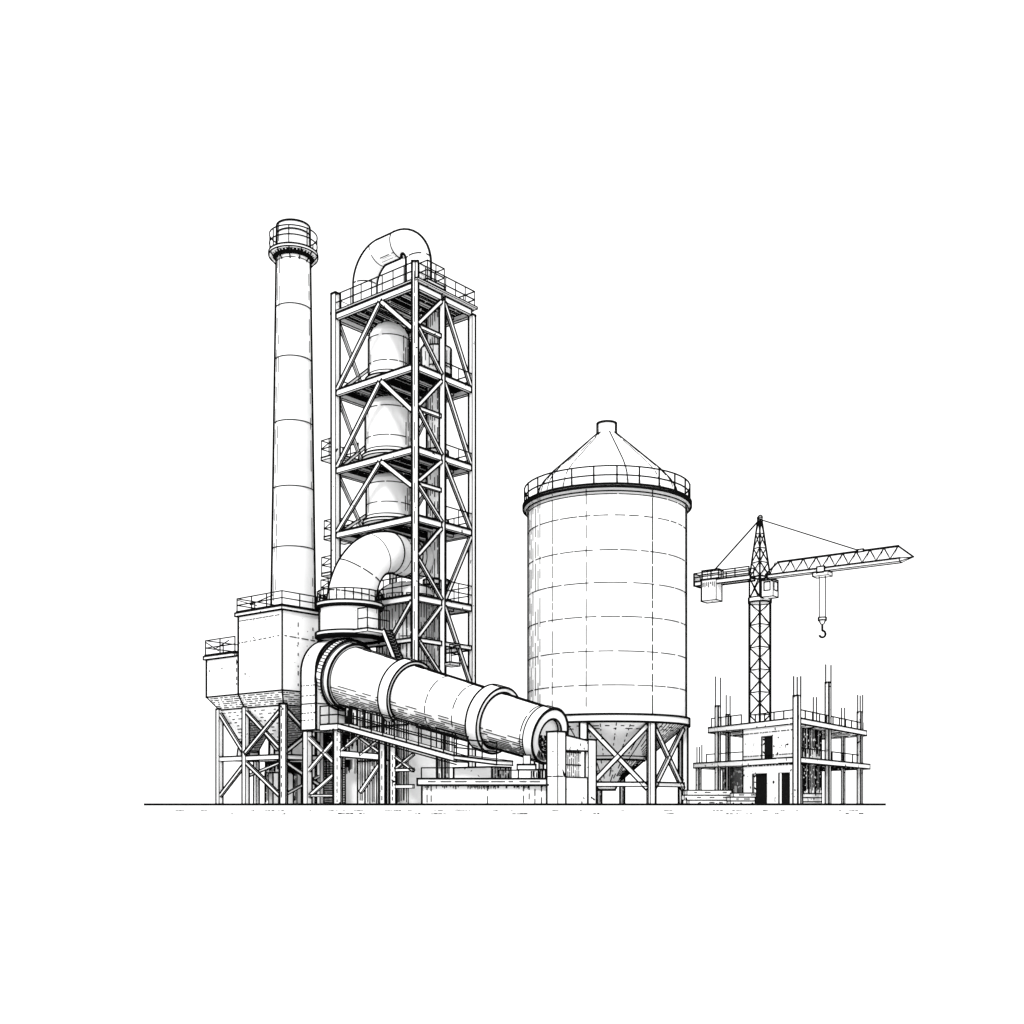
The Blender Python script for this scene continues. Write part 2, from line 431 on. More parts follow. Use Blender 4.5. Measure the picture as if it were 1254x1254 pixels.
m.frus(c + Z * 12, c + Z * 51.9, 1.02, 1.02, hatch=[(sg, f, d) for sg in (-1, 1) for f, d in ((.04, .9), (.12, .8), (.24, .7), (.4, .7), (.6, .6), (.85, .5))], limb=TK, hon=(.5, 2.5))  # hatched as shade inside the tower
m.build("shell", T)
for z, r, h in ((45.4, 1.62, 2.9), (37.0, 1.3, .5), (29.6, 1.3, .5), (23.2, 1.35, .6)):
    m = MB(); m.frus(c + Z * z, c + Z * (z + h), r, r, cap0=True, cap1=True, rim0=TK, rim1=TM, limb=TK, hatch=[(sg, f, .7) for sg in (-1, 1) for f in (.1, .3, .55, .8)])
    if h > 1: m.frus(c + Z * (z - .5), c + Z * z, 1.1, 1.62, limb=TM); m.dring(c + Z * (z + .8), r, TN)
    m.build("collar", T)

# ------------------------------------------------------------------ looped pipe on the top deck
T2 = 2.2
def sol(px, t):
    p = A + V * t; return along(p, U, px)
sR, sL = sol(512.5, T2), sol(447.0, T2)
zd, zp, R = LV[5] + .6, zat(271.5, 117.5) - 1.32, 2.85
path = [TW(sL, T2, zd), TW(sL, T2, (zd + zp - R) / 2)]
for j in range(13):
    a = j / 12 * math.pi / 2; path.append(TW(sL - R + R * math.cos(a), T2, zp - R + R * math.sin(a)))
for j in range(13):
    a = j / 12 * math.pi / 2; path.append(TW(sR + R - R * math.sin(a), T2, zp - R + R * math.cos(a)))
path += [TW(sR, T2, (zd + zp - R) / 2), TW(sR, T2, zd)]
m = MB()
m.sweep(path, lambda t: 1.33, n=36, limb=.15, rings=[(2.2 / 29, TN, True), (12 / 29, TF, True), (15.2 / 29, TN, False), (26.5 / 29, TN, True)])
for q in range(5):
    zz = zp - R
    m.dseg(TW(sR - .3 + q * .18, T2 - 1.3, zd + .2), TW(sR - .3 + q * .18, T2 - 1.3, zz), TF, (.2, .6), (.6, 1.8)) if q in (0,) else None
for q in range(4):
    m.dseg(TW(sL - R, T2 - .75 + q * .16, zp - 1.08 - q * .06), TW(sR + R, T2 - .75 + q * .16, zp - 1.08 - q * .06), TF, (.5, 2), (.1, .5))
o = m.build("looped_pipe", None, TW((sL + sR) / 2, T2, zd))
tag(o, "fat white pipe looping over the tower's top deck", "pipe")

# ================================================================== KILN, HOOD, RISER
K1, K2 = P(421, 826, 114), P(672, 901, 98)
ax = (K2 - K1).normalized(); KL = (K2 - K1).length
T = thing("rotary_kiln", "long sloping white rotary kiln tube with two raised tyres, open at its lower end", "kiln", Vec((K2.x, K2.y, 0)))
kr = lambda t: 3.05 + (2.3 - 3.05) * t
kp = lambda t: K1.lerp(K2, t)
def tpx(px):   # fraction along the axis seen at column px
    lo, hi = -.2, 1.2
    for _ in range(40):
        mid = (lo + hi) / 2; p = kp(mid)
        if p.x / p.y * F + CX < px: lo = mid
        else: hi = mid
    return lo
m = MB()
t1, t2 = tpx(493), tpx(598)
KH = [(sg, f, d) for sg in (-1,) for f, d in ((.02, 1), (.05, 1), (.085, 1), (.125, 1), (.17, .95), (.22, .9), (.275, .8), (.34, .65), (.41, .5), (.49, .3), (.58, .05))] + [(1, .05, .1), (1, .03, .1)]  # strokes thicken towards the underside to draw its shade
# which rib is the lower one is settled by the sign test below
a_, e1_, e2_ = m.frame(K1, K2)
m.frus(kp(.03), K2, kr(.03), kr(1), n=64, limb=TK, hatch=KH, hon=(.6, 2.6), hoff=(.1, .5))
for px in (446 - 14, 545, 577, 690 - 32): t = tpx(px); m.dring(kp(t), kr(t) + .01, TF, (.5, 1.6), (.2, .6), axis=ax)
m.build("shell", T)
def tyre(t, wid, dr, nm="tyre"):
    m = MB(); r = kr(t) + dr; p = kp(t); q = p + ax * wid
    m.frus(p, q, r, r, n=64, rim0=TM, rim1=TM, limb=TK, hatch=[(-1, f, d) for f, d in ((.04, .8), (.09, .6), (.15, .4), (.22, .2))], hon=(.2, .6), hoff=(.05, .3))
    m.annulus(p, ax, kr(t) - .2, r, 64); m.annulus(q, ax, kr(t) - .2, r, 64)
    m.ring(q + ax * .02, ax, kr(t) + .06, TM)
    return m.build(nm, T)
tyre(t1, 1.25, .38); tyre(t2, 1.3, .5)
m = MB()
c0, c1 = K2 - ax * .9, K2 + ax * .15
m.frus(c0, c1, 2.4, 2.4, n=64, rim0=TN, rim1=TK, limb=TK)
m.annulus(c1, ax, 1.5, 2.4, 64); m.annulus(c0, ax, 2.2, 2.4, 64)
m.ring(c1 + ax * .01, ax, 1.5, TM); m.ring(c1 - ax * .3, ax, 1.44, TN)
m.frus(c1 - ax * .35, c1, 1.5, 1.5, limb=0); m.annulus(c1 - ax * .35, ax, .02, 1.5)
for q in range(14):  # hatching drawn as shade low inside the mouth
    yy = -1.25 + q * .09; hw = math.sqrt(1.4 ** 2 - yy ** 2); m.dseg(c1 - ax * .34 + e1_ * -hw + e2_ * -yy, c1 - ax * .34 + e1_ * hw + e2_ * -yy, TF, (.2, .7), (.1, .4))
for q in range(16):  # short strokes drawn as shade low on the collar face
    a = math.pi * .5 + (q - 8) * .09; d = e1_ * math.cos(a) + e2_ * math.sin(a)
    d2 = e1_ * math.cos(a + .12) + e2_ * math.sin(a + .12)
    m.line([c1 + d * rng.uniform(1.6, 1.75) + ax * .01, c1 + d2 * rng.uniform(2.0, 2.3) + ax * .01], TF)
m.build("end_collar", T)
m = MB()       # girth gear at the hood
g0, g1 = K1 - ax * .1, K1 + ax * .75
m.frus(g0, g1, 3.55, 3.55, n=72, rim0=TK, rim1=TK, limb=TK); m.annulus(g1, ax, 2.9, 3.55, 64)
for j in range(64):
    a = j * math.pi / 32; d = e1_ * math.cos(a) + e2_ * math.sin(a)
    if rng.random() < .85: m.line([g0 + d * 3.57, g1 + d * 3.57], TF)
h0, h1 = g1, g1 + ax * .7
m.frus(h0, h1, 3.3, 3.3, n=64, rim0=TN, rim1=TK, limb=TK); m.annulus(h1, ax, 2.7, 3.3, 64); m.ring(h1 + ax * .02, ax, 3.0, TN)
m.build("girth_gear", T)

# hood
T = thing("kiln_hood", "arched white hood closing the upper end of the rotary kiln", "hood", Vec((K1.x, K1.y, 7.3)))
m = MB("s")
hc = K1 - V2(ax, 0) * .12; w = 3.5; zb = 7.3
prof = [hc - V * w + Z * (zb - hc.z)]
for j in range(25):
    a = math.pi - j * math.pi / 24; prof.append(hc + V * (w * math.cos(a)) + Z * (w * math.sin(a)))
prof.append(hc + V * w + Z * (zb - hc.z))
m.prism(prof, U * 2.2, w=TK, edge_long=False)
m.line([prof[0], prof[0] + U * 2.2], TK)
for z in (zb + 2.6,): m.line([V2(prof[0], z), V2(prof[0], z) + U * 2.2], TN); m.line([V2(prof[0], z), V2(prof[-1], z)], TN)
for z in (zb + 1, zb + 1.7, zb + 3.4, zb + 4.4): m.dseg(V2(prof[0], z) - V * .02, V2(prof[0], z) + U * 2.2 - V * .02, TF, (.1, .3), (.15, .4))
m.build("housing", T)

# riser chamber on top of the hood
rc = P(428, 0, 115.0); rc.z = 0
T = thing("riser_chamber", "squat round white chamber with railed rims above the kiln hood", "chamber", rc + Z * 17)
m = MB("s")
m.frus(rc + Z * 17.3, rc + Z * 19.7, 3.0, 3.0, limb=TK, hatch=[(1, .05, .3), (-1, .05, .8), (-1, .1, .2)])
m.build("shell", T)
m = MB()
m.frus(rc + Z * 19.7, rc + Z * 20.1, 3.3, 3.35, cap0=True, cap1=True, rim0=TK, rim1=TM, limb=TK)
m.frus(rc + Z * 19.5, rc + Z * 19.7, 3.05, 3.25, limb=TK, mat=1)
ga = m.build("upper_rim", T)
m = MB(); pts = [rc + Vec((3.2 * math.cos(a), 3.2 * math.sin(a), 20.1)) for a in [j * math.pi / 12 for j in range(24)]]
m.rail(pts, h=1.15, step=4, closed=True, mids=0); m.build("railing", ga)
m = MB()
m.frus(rc + Z * 16.75, rc + Z * 17.15, 3.35, 3.35, cap0=True, cap1=True, rim0=TK, rim1=TM, limb=TK)
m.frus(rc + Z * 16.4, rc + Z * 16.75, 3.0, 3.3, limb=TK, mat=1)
m.build("lower_rim", T)
m = MB("s")
lo = rc + Vec((0, 0, 0))
m.ubox(lo, -4.7, -2.2, -1.94, 1.1, 16.8, 17.12, w=TM)
lg = m.build("landing", T)
m = MB()
q = lambda a, b: lo + U * a + V * b + Z * 17.12
m.rail([q(-3.3, -1.9), q(-4.65, -1.9), q(-4.65, 1.05)], h=2.0, step=1.45); m.build("railing", lg)
T = thing("steel_stair", "dark steep steel stair dropping from the riser chamber landing behind the kiln", "stair", q(-4.8, .4) - Z * 17.1)
s0, s1 = q(-4.75, .1), q(-6.7, .1) - Z * 3.6
m = MB()
for i in range(12):
    p = s0.lerp(s1, (i + .5) / 12); m.obox(p + V * .45, U * .14, V * .4, Z * .06, w=TN)
m.poly([s0 + V * .9 - Z * .3, s1 + V * .9 - Z * .3, s1 + V * .9 - Z * 2, s0 + V * .9 - Z * 2], 1)
m.build("treads", T)
for off in (0, .95):
    m = MB(); m.beam(s0 + V * off, s1 + V * off, .12, .4, TN); m.build("stringer", T)

# thick bent duct from riser chamber into the tower
p = [P(430, 745, 115), P(432.5, 722, 114.9), P(440, 700, 114.8), P(454, 683, 115.3), P(473, 677, 117), P(492, 681, 119.3), P(512, 687, 121.5)]
path = bez(p, 8)
m = MB()
m.sweep(path, lambda t: 2.55 - .5 * min(1, t * 1.3), n=40, limb=.14, rings=[(.13, TN, True), (.34, TN, True), (.56, TF, True), (.70, TM, False), (.86, TM, False), (.9, TM, False), (.95, TN, False), (.79, TF, True)])
o = m.build("bent_duct", None, Vec((p[0].x, p[0].y, 20)))
tag(o, "thick white elbow duct bending from the riser chamber into the steel tower", "duct")

# ------------------------------------------------------------------ kiln walkway
O = K1 - V * 4.2
tN = -along(O, -U, 414)            # signed along +U
tE = -along(O, -U, 559); tE2 = -along(O, -U, 611)
wp = lambda a, b: Vec((O.x, O.y, 0)) + U * a + V * b
zN, zE = zat(886, wp(tN, 0).y), zat(926, wp(tE, 0).y)
aH = -along(O, -U, 392)
T = thing("kiln_walkway", "sloping railed steel walkway on posts running beside the rotary kiln", "walkway", wp(tN, 0))
m = MB("s")
def slab(a0, z0, a1, z1, b0, b1, th):
    p = [wp(a0, b0) + Z * z0, wp(a1, b0) + Z * z1]
    m.prism([p[0], p[1], p[1] - Z * th, p[0] - Z * th], V * (b1 - b0), w=TM, thin=TN)
slab(aH, zN, tN, zN, 0, 2.4, .6); slab(tN, zN, tE, zE, 0, 1.5, .5); slab(tE, zE + .06, tE2, zE - .5, -.3, 1.8, .34)
m.line([wp(tN, -.05) + Z * (zN - .75), wp(tE, -.05) + Z * (zE - .72)], TN)
wk = m.build("deck", T)
m = MB(); wr = dict(r=.075, post=.075)
m.rail([wp(aH, 0) + Z * zN, wp(tN, 0) + Z * zN], h=1.75, step=1.3, **wr); m.rail([wp(tN, 0) + Z * zN, wp(tE, 0) + Z * zE], h=1.75, step=1.6, **wr)
m.rail([wp(tE, -.3) + Z * zE, wp(tE2, -.3) + Z * (zE - .5)], h=1.5, step=1.7, **wr)
m.rail([wp(tN, 1.5) + Z * zN, wp(tE, 1.5) + Z * zE], h=1.75, step=1.9)
m.build("railing", wk)
def post(px, b, z1, w, nm="post", uv=False):
    a = -along(wp(0, b), -U, px); c = wp(a, b); m = MB("c")
    if uv: m.ubox(c, -w / 2, w / 2, -w / 2, w / 2, 0, z1, w=TM, thin=TF)
    else: m.abox(c.x - w / 2, c.x + w / 2, c.y - w / 2, c.y + w / 2, 0, z1, w=TK); m.dseg((c.x, c.y - w / 2, 0), (c.x, c.y - w / 2, z1), TF, (.2, .5), (.2, .8))
    m.build(nm, T); return c
zw = lambda a: zN + (zE - zN) * (a - tN) / (tE - tN) if a < tN else zN
c1 = post(376.5, .6, 7.2, .62, uv=True); c2 = post(413.5, .5, zN - .55, .72)
c3 = post(468, .7, zw(-along(wp(0, .7), -U, 468)) - .5, .52); c4 = post(481, .7, zw(-along(wp(0, .7), -U, 481)) - .5, .56)
c5 = post(538, 1.1, zw(-along(wp(0, .7), -U, 538)) - .45, .4)
def wb(p, q, z0, z1, w=.3, e=TN):
    m = MB("s"); m.beam(V2(p, z0), V2(q, z1), .2, w, e); m.build("brace", T)
wb(c1, c2, 6.7, 3.7); wb(c1, c2, 3.2, 6.5); wb(c1, c2, .9, .9, .2); wb(c1, c2, .7, 3.2)
wb(c2, c3, 4.9, 4.4, .55, TM)
mid = c2.lerp(c3, .52); wb(c2, mid, 4.9, 6.6, .22); wb(mid, c3, 6.3, 4.7, .22); wb(mid, c3, 4.7, 6.2, .22); wb(mid, c3, 1.2, 4.1, .3)
wb(c4, c4.lerp(c5, .45), 4.6, 3.1, .2); wb(c4, c4.lerp(c5, .45), 3.1, 4.6, .2); wb(c4, c4.lerp(c5, .45), 3.2, 3.2, .25); wb(c4, c4.lerp(c5, .45), 1.7, 1.7, .3)

# corrugated shed below the tower, hatched dark for the shade there
T = thing("corrugated_shed", "corrugated shed hatched dark for shade, standing under the walkway and tower", "shed", wp(-8, 3))
m = MB(); sh = wp(0, 2.9)
a0, a1 = -along(sh, -U, 438), -along(sh, -U, 500)
m.ubox(sh, a1, a0, 0, 4.5, 0, 11.5, w=TM)
a = a0
while a > a1:
    m.dseg(sh + U * a - V * .02, sh + U * a - V * .02 + Z * 11.3, rng.choice((TF, TN, TN, TM)), (1, 6), (.1, .5)); a -= rng.uniform(.22, .42)
for z in (4.2, 7.5): m.line([sh + U * a0 - V * .05 + Z * z, sh + U * a1 - V * .05 + Z * z], TM)
m.build("wall", T)
m = MB(); b0 = -along(sh, -U, 421)
m.ubox(sh, a0 + .05, b0, .2, 3.5, 0, 10.5, w=TM)
for q in range(14):
    aa = a0 + (b0 - a0) * rng.random(); m.line([sh + U * aa + V * .18 + Z * 4.4, sh + U * aa + V * .18 + Z * rng.uniform(3, 4)], TF)
for q in range(26):
    aa = a0 + (b0 - a0) * rng.random(); m.line([sh + U * aa + V * .18 + Z * rng.uniform(7.5, 10.5), sh + U * aa + V * .18 + Z * rng.uniform(4.8, 7)], TN)
m.build("plain_panel", T)
m = MB(); sh2 = TW(.6, 1.2, 0)
m.ubox(sh2, -.4, 9, 0, 4, 0, 12.4, w=TM)
a = -.4
while a < 8.9:
    m.dseg(sh2 + U * a - V * .02, sh2 + U * a - V * .02 + Z * 12.3, rng.choice((TN, TM, TM)), (1, 5), (.1, .4)); a += rng.uniform(.24, .4)  # upright hatching for the dark under the tower
for z in (1.1, 2.3, 4.6, 5.5, 7.8, 8.7, 10.6, 11.4): m.dseg(sh2 - U * .3 - V * .04 + Z * z, sh2 + U * 8.9 - V * .04 + Z * z, TN, (.5, 2.5), (.1, .6))
for q in range(26):
    a = -.2 + 9 * rng.random(); z = rng.uniform(2.5, 10); m.line([sh2 + U * a - V * .05 + Z * z, sh2 + U * (a + rng.uniform(-.9, .9)) - V * .05 + Z * (z + rng.uniform(.6, 1.4))], TN)
b = 0
while b < 3.9:
    m.dseg(sh2 - U * .42 + V * b, sh2 - U * .42 + V * b + Z * 12.3, rng.choice((TN, TM)), (1, 5), (.1, .5)); b += rng.uniform(.24, .45)
m.build("rear_wall", T)

# ------------------------------------------------------------------ pier, plinth, drive unit, portal
D0 = 97.2
pc = wp(-along(wp(0, 1.5), -U, 583), 1.5)
m = MB("c"); zt = zE - .95
m.ubox(pc, -2.1, 2.3, -.4, 2.2, 0, zt, w=TM)
for q in range(7): m.dseg(pc + U * (-2.15) + V * (q * .35 - .3) + Z * 0, pc + U * (-2.15) + V * (q * .35 - .3) + Z * zt, TF, (.3, .9), (.1, .4))
o = m.build("kiln_pier", None, pc); tag(o, "speckled concrete pier under the lower tyre of the rotary kiln", "pier")
x0, x1 = (511 - CX) * 95 / F, (671.5 - CX) * 95 / F
T = thing("plinth_wall", "low white wall with projecting slab cap along the ground below the kiln", "wall", Vec(((x0 + x1) / 2, 95, 0)))
m = MB("s"); zt = zat(953.5, 95)
m.abox(x0 + .35, x1 - .1, 95.4, 96.6, 0, zt - .55, w=TM)
for q in range(60):
    xx = rng.uniform(x0 + .4, x1 - .2); m.line([(xx, 95.38, zt - .6), (xx, 95.38, zt - .6 - rng.uniform(.06, .26))], .04)
for px in (523, 528, 597, 641, 648, 655, 663): xx = (px - CX) * 95.4 / F; m.dseg((xx, 95.38, 0), (xx, 95.38, zt - .6), TF, (.2, .7), (.2, .6))
m.build("body", T)
m = MB("s"); m.abox(x0, x1, 95.0, 97.0, zt - .5, zt, w=TM)
m.line([(x0, 94.97, zt - .56), (x1, 94.97, zt - .56)], TM)
m.dseg((x0 + .3, 94.98, zt - .25), (x1 - .2, 94.98, zt - .25), TF, (.2, 1.2), (.2, .8))
m.build("cap", T)
m = MB(); m.rail([(x0 + .2, 96.8, zt), ((556 - CX) * 96.8 / F, 96.8, zt)], h=.95, step=1.2, mids=0); m.rail([((611 - CX) * 96.8 / F, 96.8, zt), ((636 - CX) * 96.8 / F, 96.8, zt)], h=.75, step=1, mids=0)
m.build("railing", T)
xa, xb = (635 - CX) * 96.3 / F, (668 - CX) * 96.3 / F
T = thing("drive_unit", "small ribbed drive unit with flat lid on the plinth wall under the kiln mouth", "machine", Vec(((xa + xb) / 2, 96.3, zt)))
m = MB(); m.abox(xa, xb, 95.9, 96.7, zt, zt + .78, w=TM)
for q in range(14): xx = xa + (xb - xa) * (.4 + .6 * rng.random()); m.line([(xx, 95.88, zt + rng.uniform(0, .2)), (xx, 95.88, zt + rng.uniform(.5, .8))], TF)
m.build("body", T)
m = MB(); m.abox(xa - .1, xa + 1.45, 95.8, 96.7, zt + .78, zt + 1.2, w=TM); m.abox(xa + .4, xa + 1.0, 96.0, 96.5, zt + 1.2, zt + 2.0, w=TN); m.build("lid", T)

pq = P(683, 985, 93.6); pq.z = 0
T = thing("portal_frame", "concrete portal frame of two square columns in front of the kiln's open mouth", "frame", pq)
cw = 1.14
m = MB("c"); z1 = zat(895.5, 93.6)
m.ubox(pq, 0, cw, 0, cw * .95, 0, z1, w=TM)
for z in (2.4,): m.dseg(pq - V * .01 + Z * z, pq + U * cw - V * .01 + Z * z, TF, (.3, .9), (.1, .3)); m.dseg(pq - U * .01 + Z * z, pq + V * cw - U * .01 + Z * z, TF, (.3, .9), (.1, .3))
m.build("column", T)
tb = along(pq, V, 720.5); tb2 = along(pq, V, 730)
m = MB("c"); z2 = zat(905.5, (pq + V * tb).y)
m.ubox(pq, 0, .35, tb, tb2, 0, z2, w=TM); m.build("column", T)
m = MB("c")
pts = [pq + U * .05 + V * (cw * .95) + Z * (z1 - .25), pq + U * .05 + V * tb + Z * (z2 - .1), pq + U * .05 + V * tb + Z * (z2 - 1.0), pq + U * .05 + V * (cw * .95) + Z * (z1 - 1.55)]
m.prism(pts, U * .8, w=TM, thin=TN); m.build("beam", T)
m = MB("c"); m.ubox(pq, .1, .5, cw * .95, tb, 0, 2.35, w=TN); m.build("infill", T)
m = MB(); m.ubox(pq, .55, .65, cw * .9, tb - .3, 2.35, 5.2, w=0, mat=0)  # hatched panel standing in for the shaded gap under the beam
for q in range(11):
    b = cw * .95 + (tb - .38 - cw * .95) * q / 11
    m.dseg(pq + U * .54 + V * b + Z * 5.2, pq + U * .54 + V * b + Z * 2.4, .04, (.5, 1.4), (.08, .3))
for z in (5.1, 4.9, 4.7, 4.45, 3.4): m.line([pq + U * .54 + V * cw * .95 + Z * z, pq + U * .54 + V * (tb - .38) + Z * z], TN)
m.build("shade_panel", T)

# ================================================================== FILTER HOUSE
DF = 112.5
FO = Vec(((345.5 - CX) * DF / F, DF, 0))
s1 = along(FO, U, 292); s2 = along(FO, U, 253); W = 6.6
fp = lambda a, b, z: FO + U * a + V * b + Z * z
zr, zb = zat(746, DF), zat(845, DF)
zl = zat(808, fp(s2, 0, 0).y)
T = thing("filter_house", "white box filter house on braced legs with two pyramid hoppers, left of the kiln", "filter house", fp(s1, W / 2, 0))
m = MB("s")
m.ubox(FO, 0, s1, 0, W, zb, zr, w=TK, thin=TM)
zz = zb + (zr - zb) * .68
m.dseg(fp(0, -.02, zz), fp(s1, -.02, zz - .2), TF, (.1, .5), (.2, .6)); m.dseg(fp(-.02, 0, zz), fp(-.02, W, zz - .2), TF, (.1, .9), (.2, .5))
m.dseg(fp(.2, -.02, zr - .5), fp(s1, -.02, zr - .5), TF, (.1, .4), (.1, .3))
for b in (2.0, 3.9): m.dseg(fp(-.02, b, zr - 1), fp(-.02, b, zb + .5), TF, (.1, .4), (.4, 1.1))
for b in (5.3, 5.55, 5.85, 6.1): m.dseg(fp(-.02, b, zr), fp(-.02, b, zb), TN, (1, 3), (.1, .3))
m.build("tall_box", T)
m = MB("s"); m.ubox(FO, s1 + .02, s2, 0, W, zb, zl, w=TK, thin=TM)
m.dseg(fp(s1 + .3, -.02, zl - .4), fp(s1 + .3, -.02, zb + 1), TF, (.1, .5), (.3, .6)); m.build("low_box", T)
for (a0, a1, z, hh) in ((-.25, s1 + .25, zr, 1.35), (s1 + .3, s2 + .2, zl, 1.55)):
    m = MB("s"); m.ubox(FO, a0, a1, -.25, W + .2, z, z + .32, w=TM)
    m.ubox(FO, a0 + .1, a1 - .1, -.15, W + .1, z + .34, z + .48, w=TN)
    r = m.build("roof", T)
    m = MB(); c = [fp(a1 - .15, W, z + .45), fp(a1 - .15, -.1, z + .45), fp(a0 + .15, -.1, z + .45), fp(a0 + .15, W, z + .45)]
    if z == zl: c = c[:3]
    m.rail(c, h=hh, step=2.1); m.line([c[1] + Z * hh * .9, c[1].lerp(c[2], .45) + Z * .3], TF); m.line([c[1].lerp(c[2], .3) + Z * .5, c[1].lerp(c[2], .8) + Z * hh * .8], TF)
    m.build("railing", r)
# tapered skirt and hoppers
ins, zs = .95, zb - 1.35
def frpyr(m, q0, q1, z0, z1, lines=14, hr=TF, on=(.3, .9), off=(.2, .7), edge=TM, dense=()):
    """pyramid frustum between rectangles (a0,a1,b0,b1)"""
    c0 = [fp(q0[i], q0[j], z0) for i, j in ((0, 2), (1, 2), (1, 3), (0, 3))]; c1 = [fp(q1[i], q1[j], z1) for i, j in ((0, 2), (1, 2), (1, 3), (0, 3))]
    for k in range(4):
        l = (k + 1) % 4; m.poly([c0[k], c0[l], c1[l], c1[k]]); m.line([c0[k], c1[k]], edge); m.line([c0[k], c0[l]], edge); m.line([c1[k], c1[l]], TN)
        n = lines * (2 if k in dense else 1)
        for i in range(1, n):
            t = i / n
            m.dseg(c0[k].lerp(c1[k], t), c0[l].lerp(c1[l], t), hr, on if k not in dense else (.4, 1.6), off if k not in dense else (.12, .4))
m = MB()
frpyr(m, (0, s1, 0, W), (ins, s1 + .2, ins, W - ins), zb, zs, 7, on=(.15, 1.1), off=(.15, .7))
frpyr(m, (s1, s2, 0, W), (s1 + .25, s2 - ins, ins, W - ins), zb, zs, 7, on=(.15, 1.1), off=(.15, .7))
m.build("skirt", T)
zh = zat(918, DF + 2)
for (a0, a1) in ((ins, s1 - .1), (s1 + .25, s2 - ins)):
    m = MB(); am = (a0 + a1) / 2
    frpyr(m, (a0, a1, ins, W - ins), (am - .55, am + .55, W / 2 - .55, W / 2 + .55), zs, zh, 13, on=(.2, .7), off=(.4, 1.6), dense=(3, ))  # right face hatched denser, as its shaded side
    m.ubox(FO, am - .6, am + .6, W / 2 - .6, W / 2 + .6, zh - .9, zh, w=TM)
    m.build("hopper", T)
legs = {}
for nm, a, b, w in (("a", .95, .9, .62), ("b", s1, .9, .5), ("c", s2 - 1.0, .9, .5), ("d", .95, W - .9, .5), ("e", s1, W - .9, .42), ("f", s2 - 1.0, W - .9, .42)):
    c = fp(a, b, 0); legs[nm] = c; m = MB("s")
    if nm in "a": m.abox(c.x - w / 2, c.x + w / 2, c.y - w / 2, c.y + w / 2, 0, zs + .1, w=TK); m.dseg((c.x - .1, c.y - w / 2, 0), (c.x - .1, c.y - w / 2, zs), TF, (.1, .6), (.2, .8))
    else: m.ubox(c, -w / 2, w / 2, -w / 2, w / 2, 0, zs + .1, w=TM, thin=TF)
    m.build("leg", T)
def fb(p, q, z0, z1, w=.32, e=TM, nm="brace", off=0):
    m = MB("s"); o_ = Vec((0, off, 0)); m.beam(V2(legs[p], z0) + o_, V2(legs[q], z1) + o_, .2, w, e); m.build(nm, T)
zm = zat(927, DF + 2)
for p, q in (("a", "b"), ("b", "c"), ("a", "d"), ("d", "e"), ("e", "f"), ("c", "f")):
    fb(p, q, zm, zm, .46 if p in "ab" else .3, TM if p in "ab" else TN, "beam")
fb("a", "b", zs - .3, zm + .5, off=-.25); fb("b", "a", zs - .3, zm + .5); fb("b", "a", zm - .4, .6)
fb("c", "b", zs - .3, zm + .3); fb("b", "c", zm - .5, .8); fb("a", "d", zs - .2, zm + 1.1); fb("d", "a", zs - 1.6, zm + .3); fb("a", "d", zm - .4, 1.9)
fb("d", "a", 3, .9, .22, TN); fb("a", "b", zm - .4, 2.9, .2, TN, off=.6)
fb("d", "e", zs - .3, zm, .22, TN); fb("e", "d", zm - .3, .6, .22, TN)
# dust bin under the hoppers
am = (ins + s1 - .1) / 2
T = thing("dust_bin", "streaked dark bin on four stubby posts under the right hopper of the filter house", "bin", fp(am, W / 2, 0))
m = MB(); m.ubox(FO, am - 1.35, am + 1.35, W / 2 - 1.2, W / 2 + 1.2, 3.3, 4.3, w=TM)
for q in range(16):
    a = am - 1.35 + 2.7 * q / 16; m.line([fp(a, W / 2 - 1.22, 4.3), fp(a + rng.uniform(-.2, .2), W / 2 - 1.22, rng.uniform(3.3, 3.8))], TN)
    b = W / 2 - 1.2 + 2.4 * q / 16; m.line([fp(am - 1.37, b, 4.3), fp(am - 1.37, b, 3.3)], TN)
m.build("body", T)
for sa in (-1, 1):
    for sb in (-1, 1):
        m = MB(); c = fp(am + sa * 1.1, W / 2 + sb * .95, 0); m.ubox(c, -.28, .28, -.28, .28, 0, 3.25, w=TM, thin=TF)
        for q in range(3): m.dseg(c + U * (-.28 + .19 * q) - V * .29, c + U * (-.28 + .19 * q) - V * .29 + Z * 3.2, TF, (.4, 1.5), (.1, .5))
        m.build("post", T)
m = MB(); m.frus(fp(am, W / 2, 4.3), fp(am, W / 2, zh - .9), .7, .5, limb=TM, rim0=TN); m.build("spout", T)
# hatched screen added as the dark shade behind the right bay of legs
m = MB(); m.ubox(fp(.9, W + .6, 0), -2.4, 2.6, 0, .3, 0, 8.8, w=TM)
for q in range(34):
    z = .2 + q * .25
    m.dseg(fp(.9 - 2.4, W + .58, z), fp(.9 + 2.6, W + .58, z), rng.choice((TF, TN)), (.5, 2), (.1, .4))
for q in range(22):
    a = -2.4 + q * .23; z = rng.uniform(2.5, 5); m.dseg(fp(.9 + a, W + .56, z), fp(.9 + a, W + .56, 8.8), rng.choice((TN, TM)), (.8, 3), (.1, .3))
o = m.build("hatch_screen", None, fp(.9, W + .6, 0)); tag(o, "screen of dark shade hatching behind the filter house legs beside the kiln hood", "screen")
# small bent duct at the left hopper
pc = fp((s1 + s2) / 2 - .3, 2.2, 0)
path = bez([pc + Vec((1.3, 0, zh + 1.9)), pc + Vec((.45, 0, zh + 1.35)), pc + Vec((-.1, 0, zh + .4)), pc + Vec((-.25, 0, zm))], 6)
m = MB(); m.sweep(path, lambda t: .28, n=14, limb=TM)
o = m.build("dust_pipe", None, Vec((pc.x, pc.y, zm))); tag(o, "thin curved pipe from the left hopper of the filter house down to its beam", "pipe")

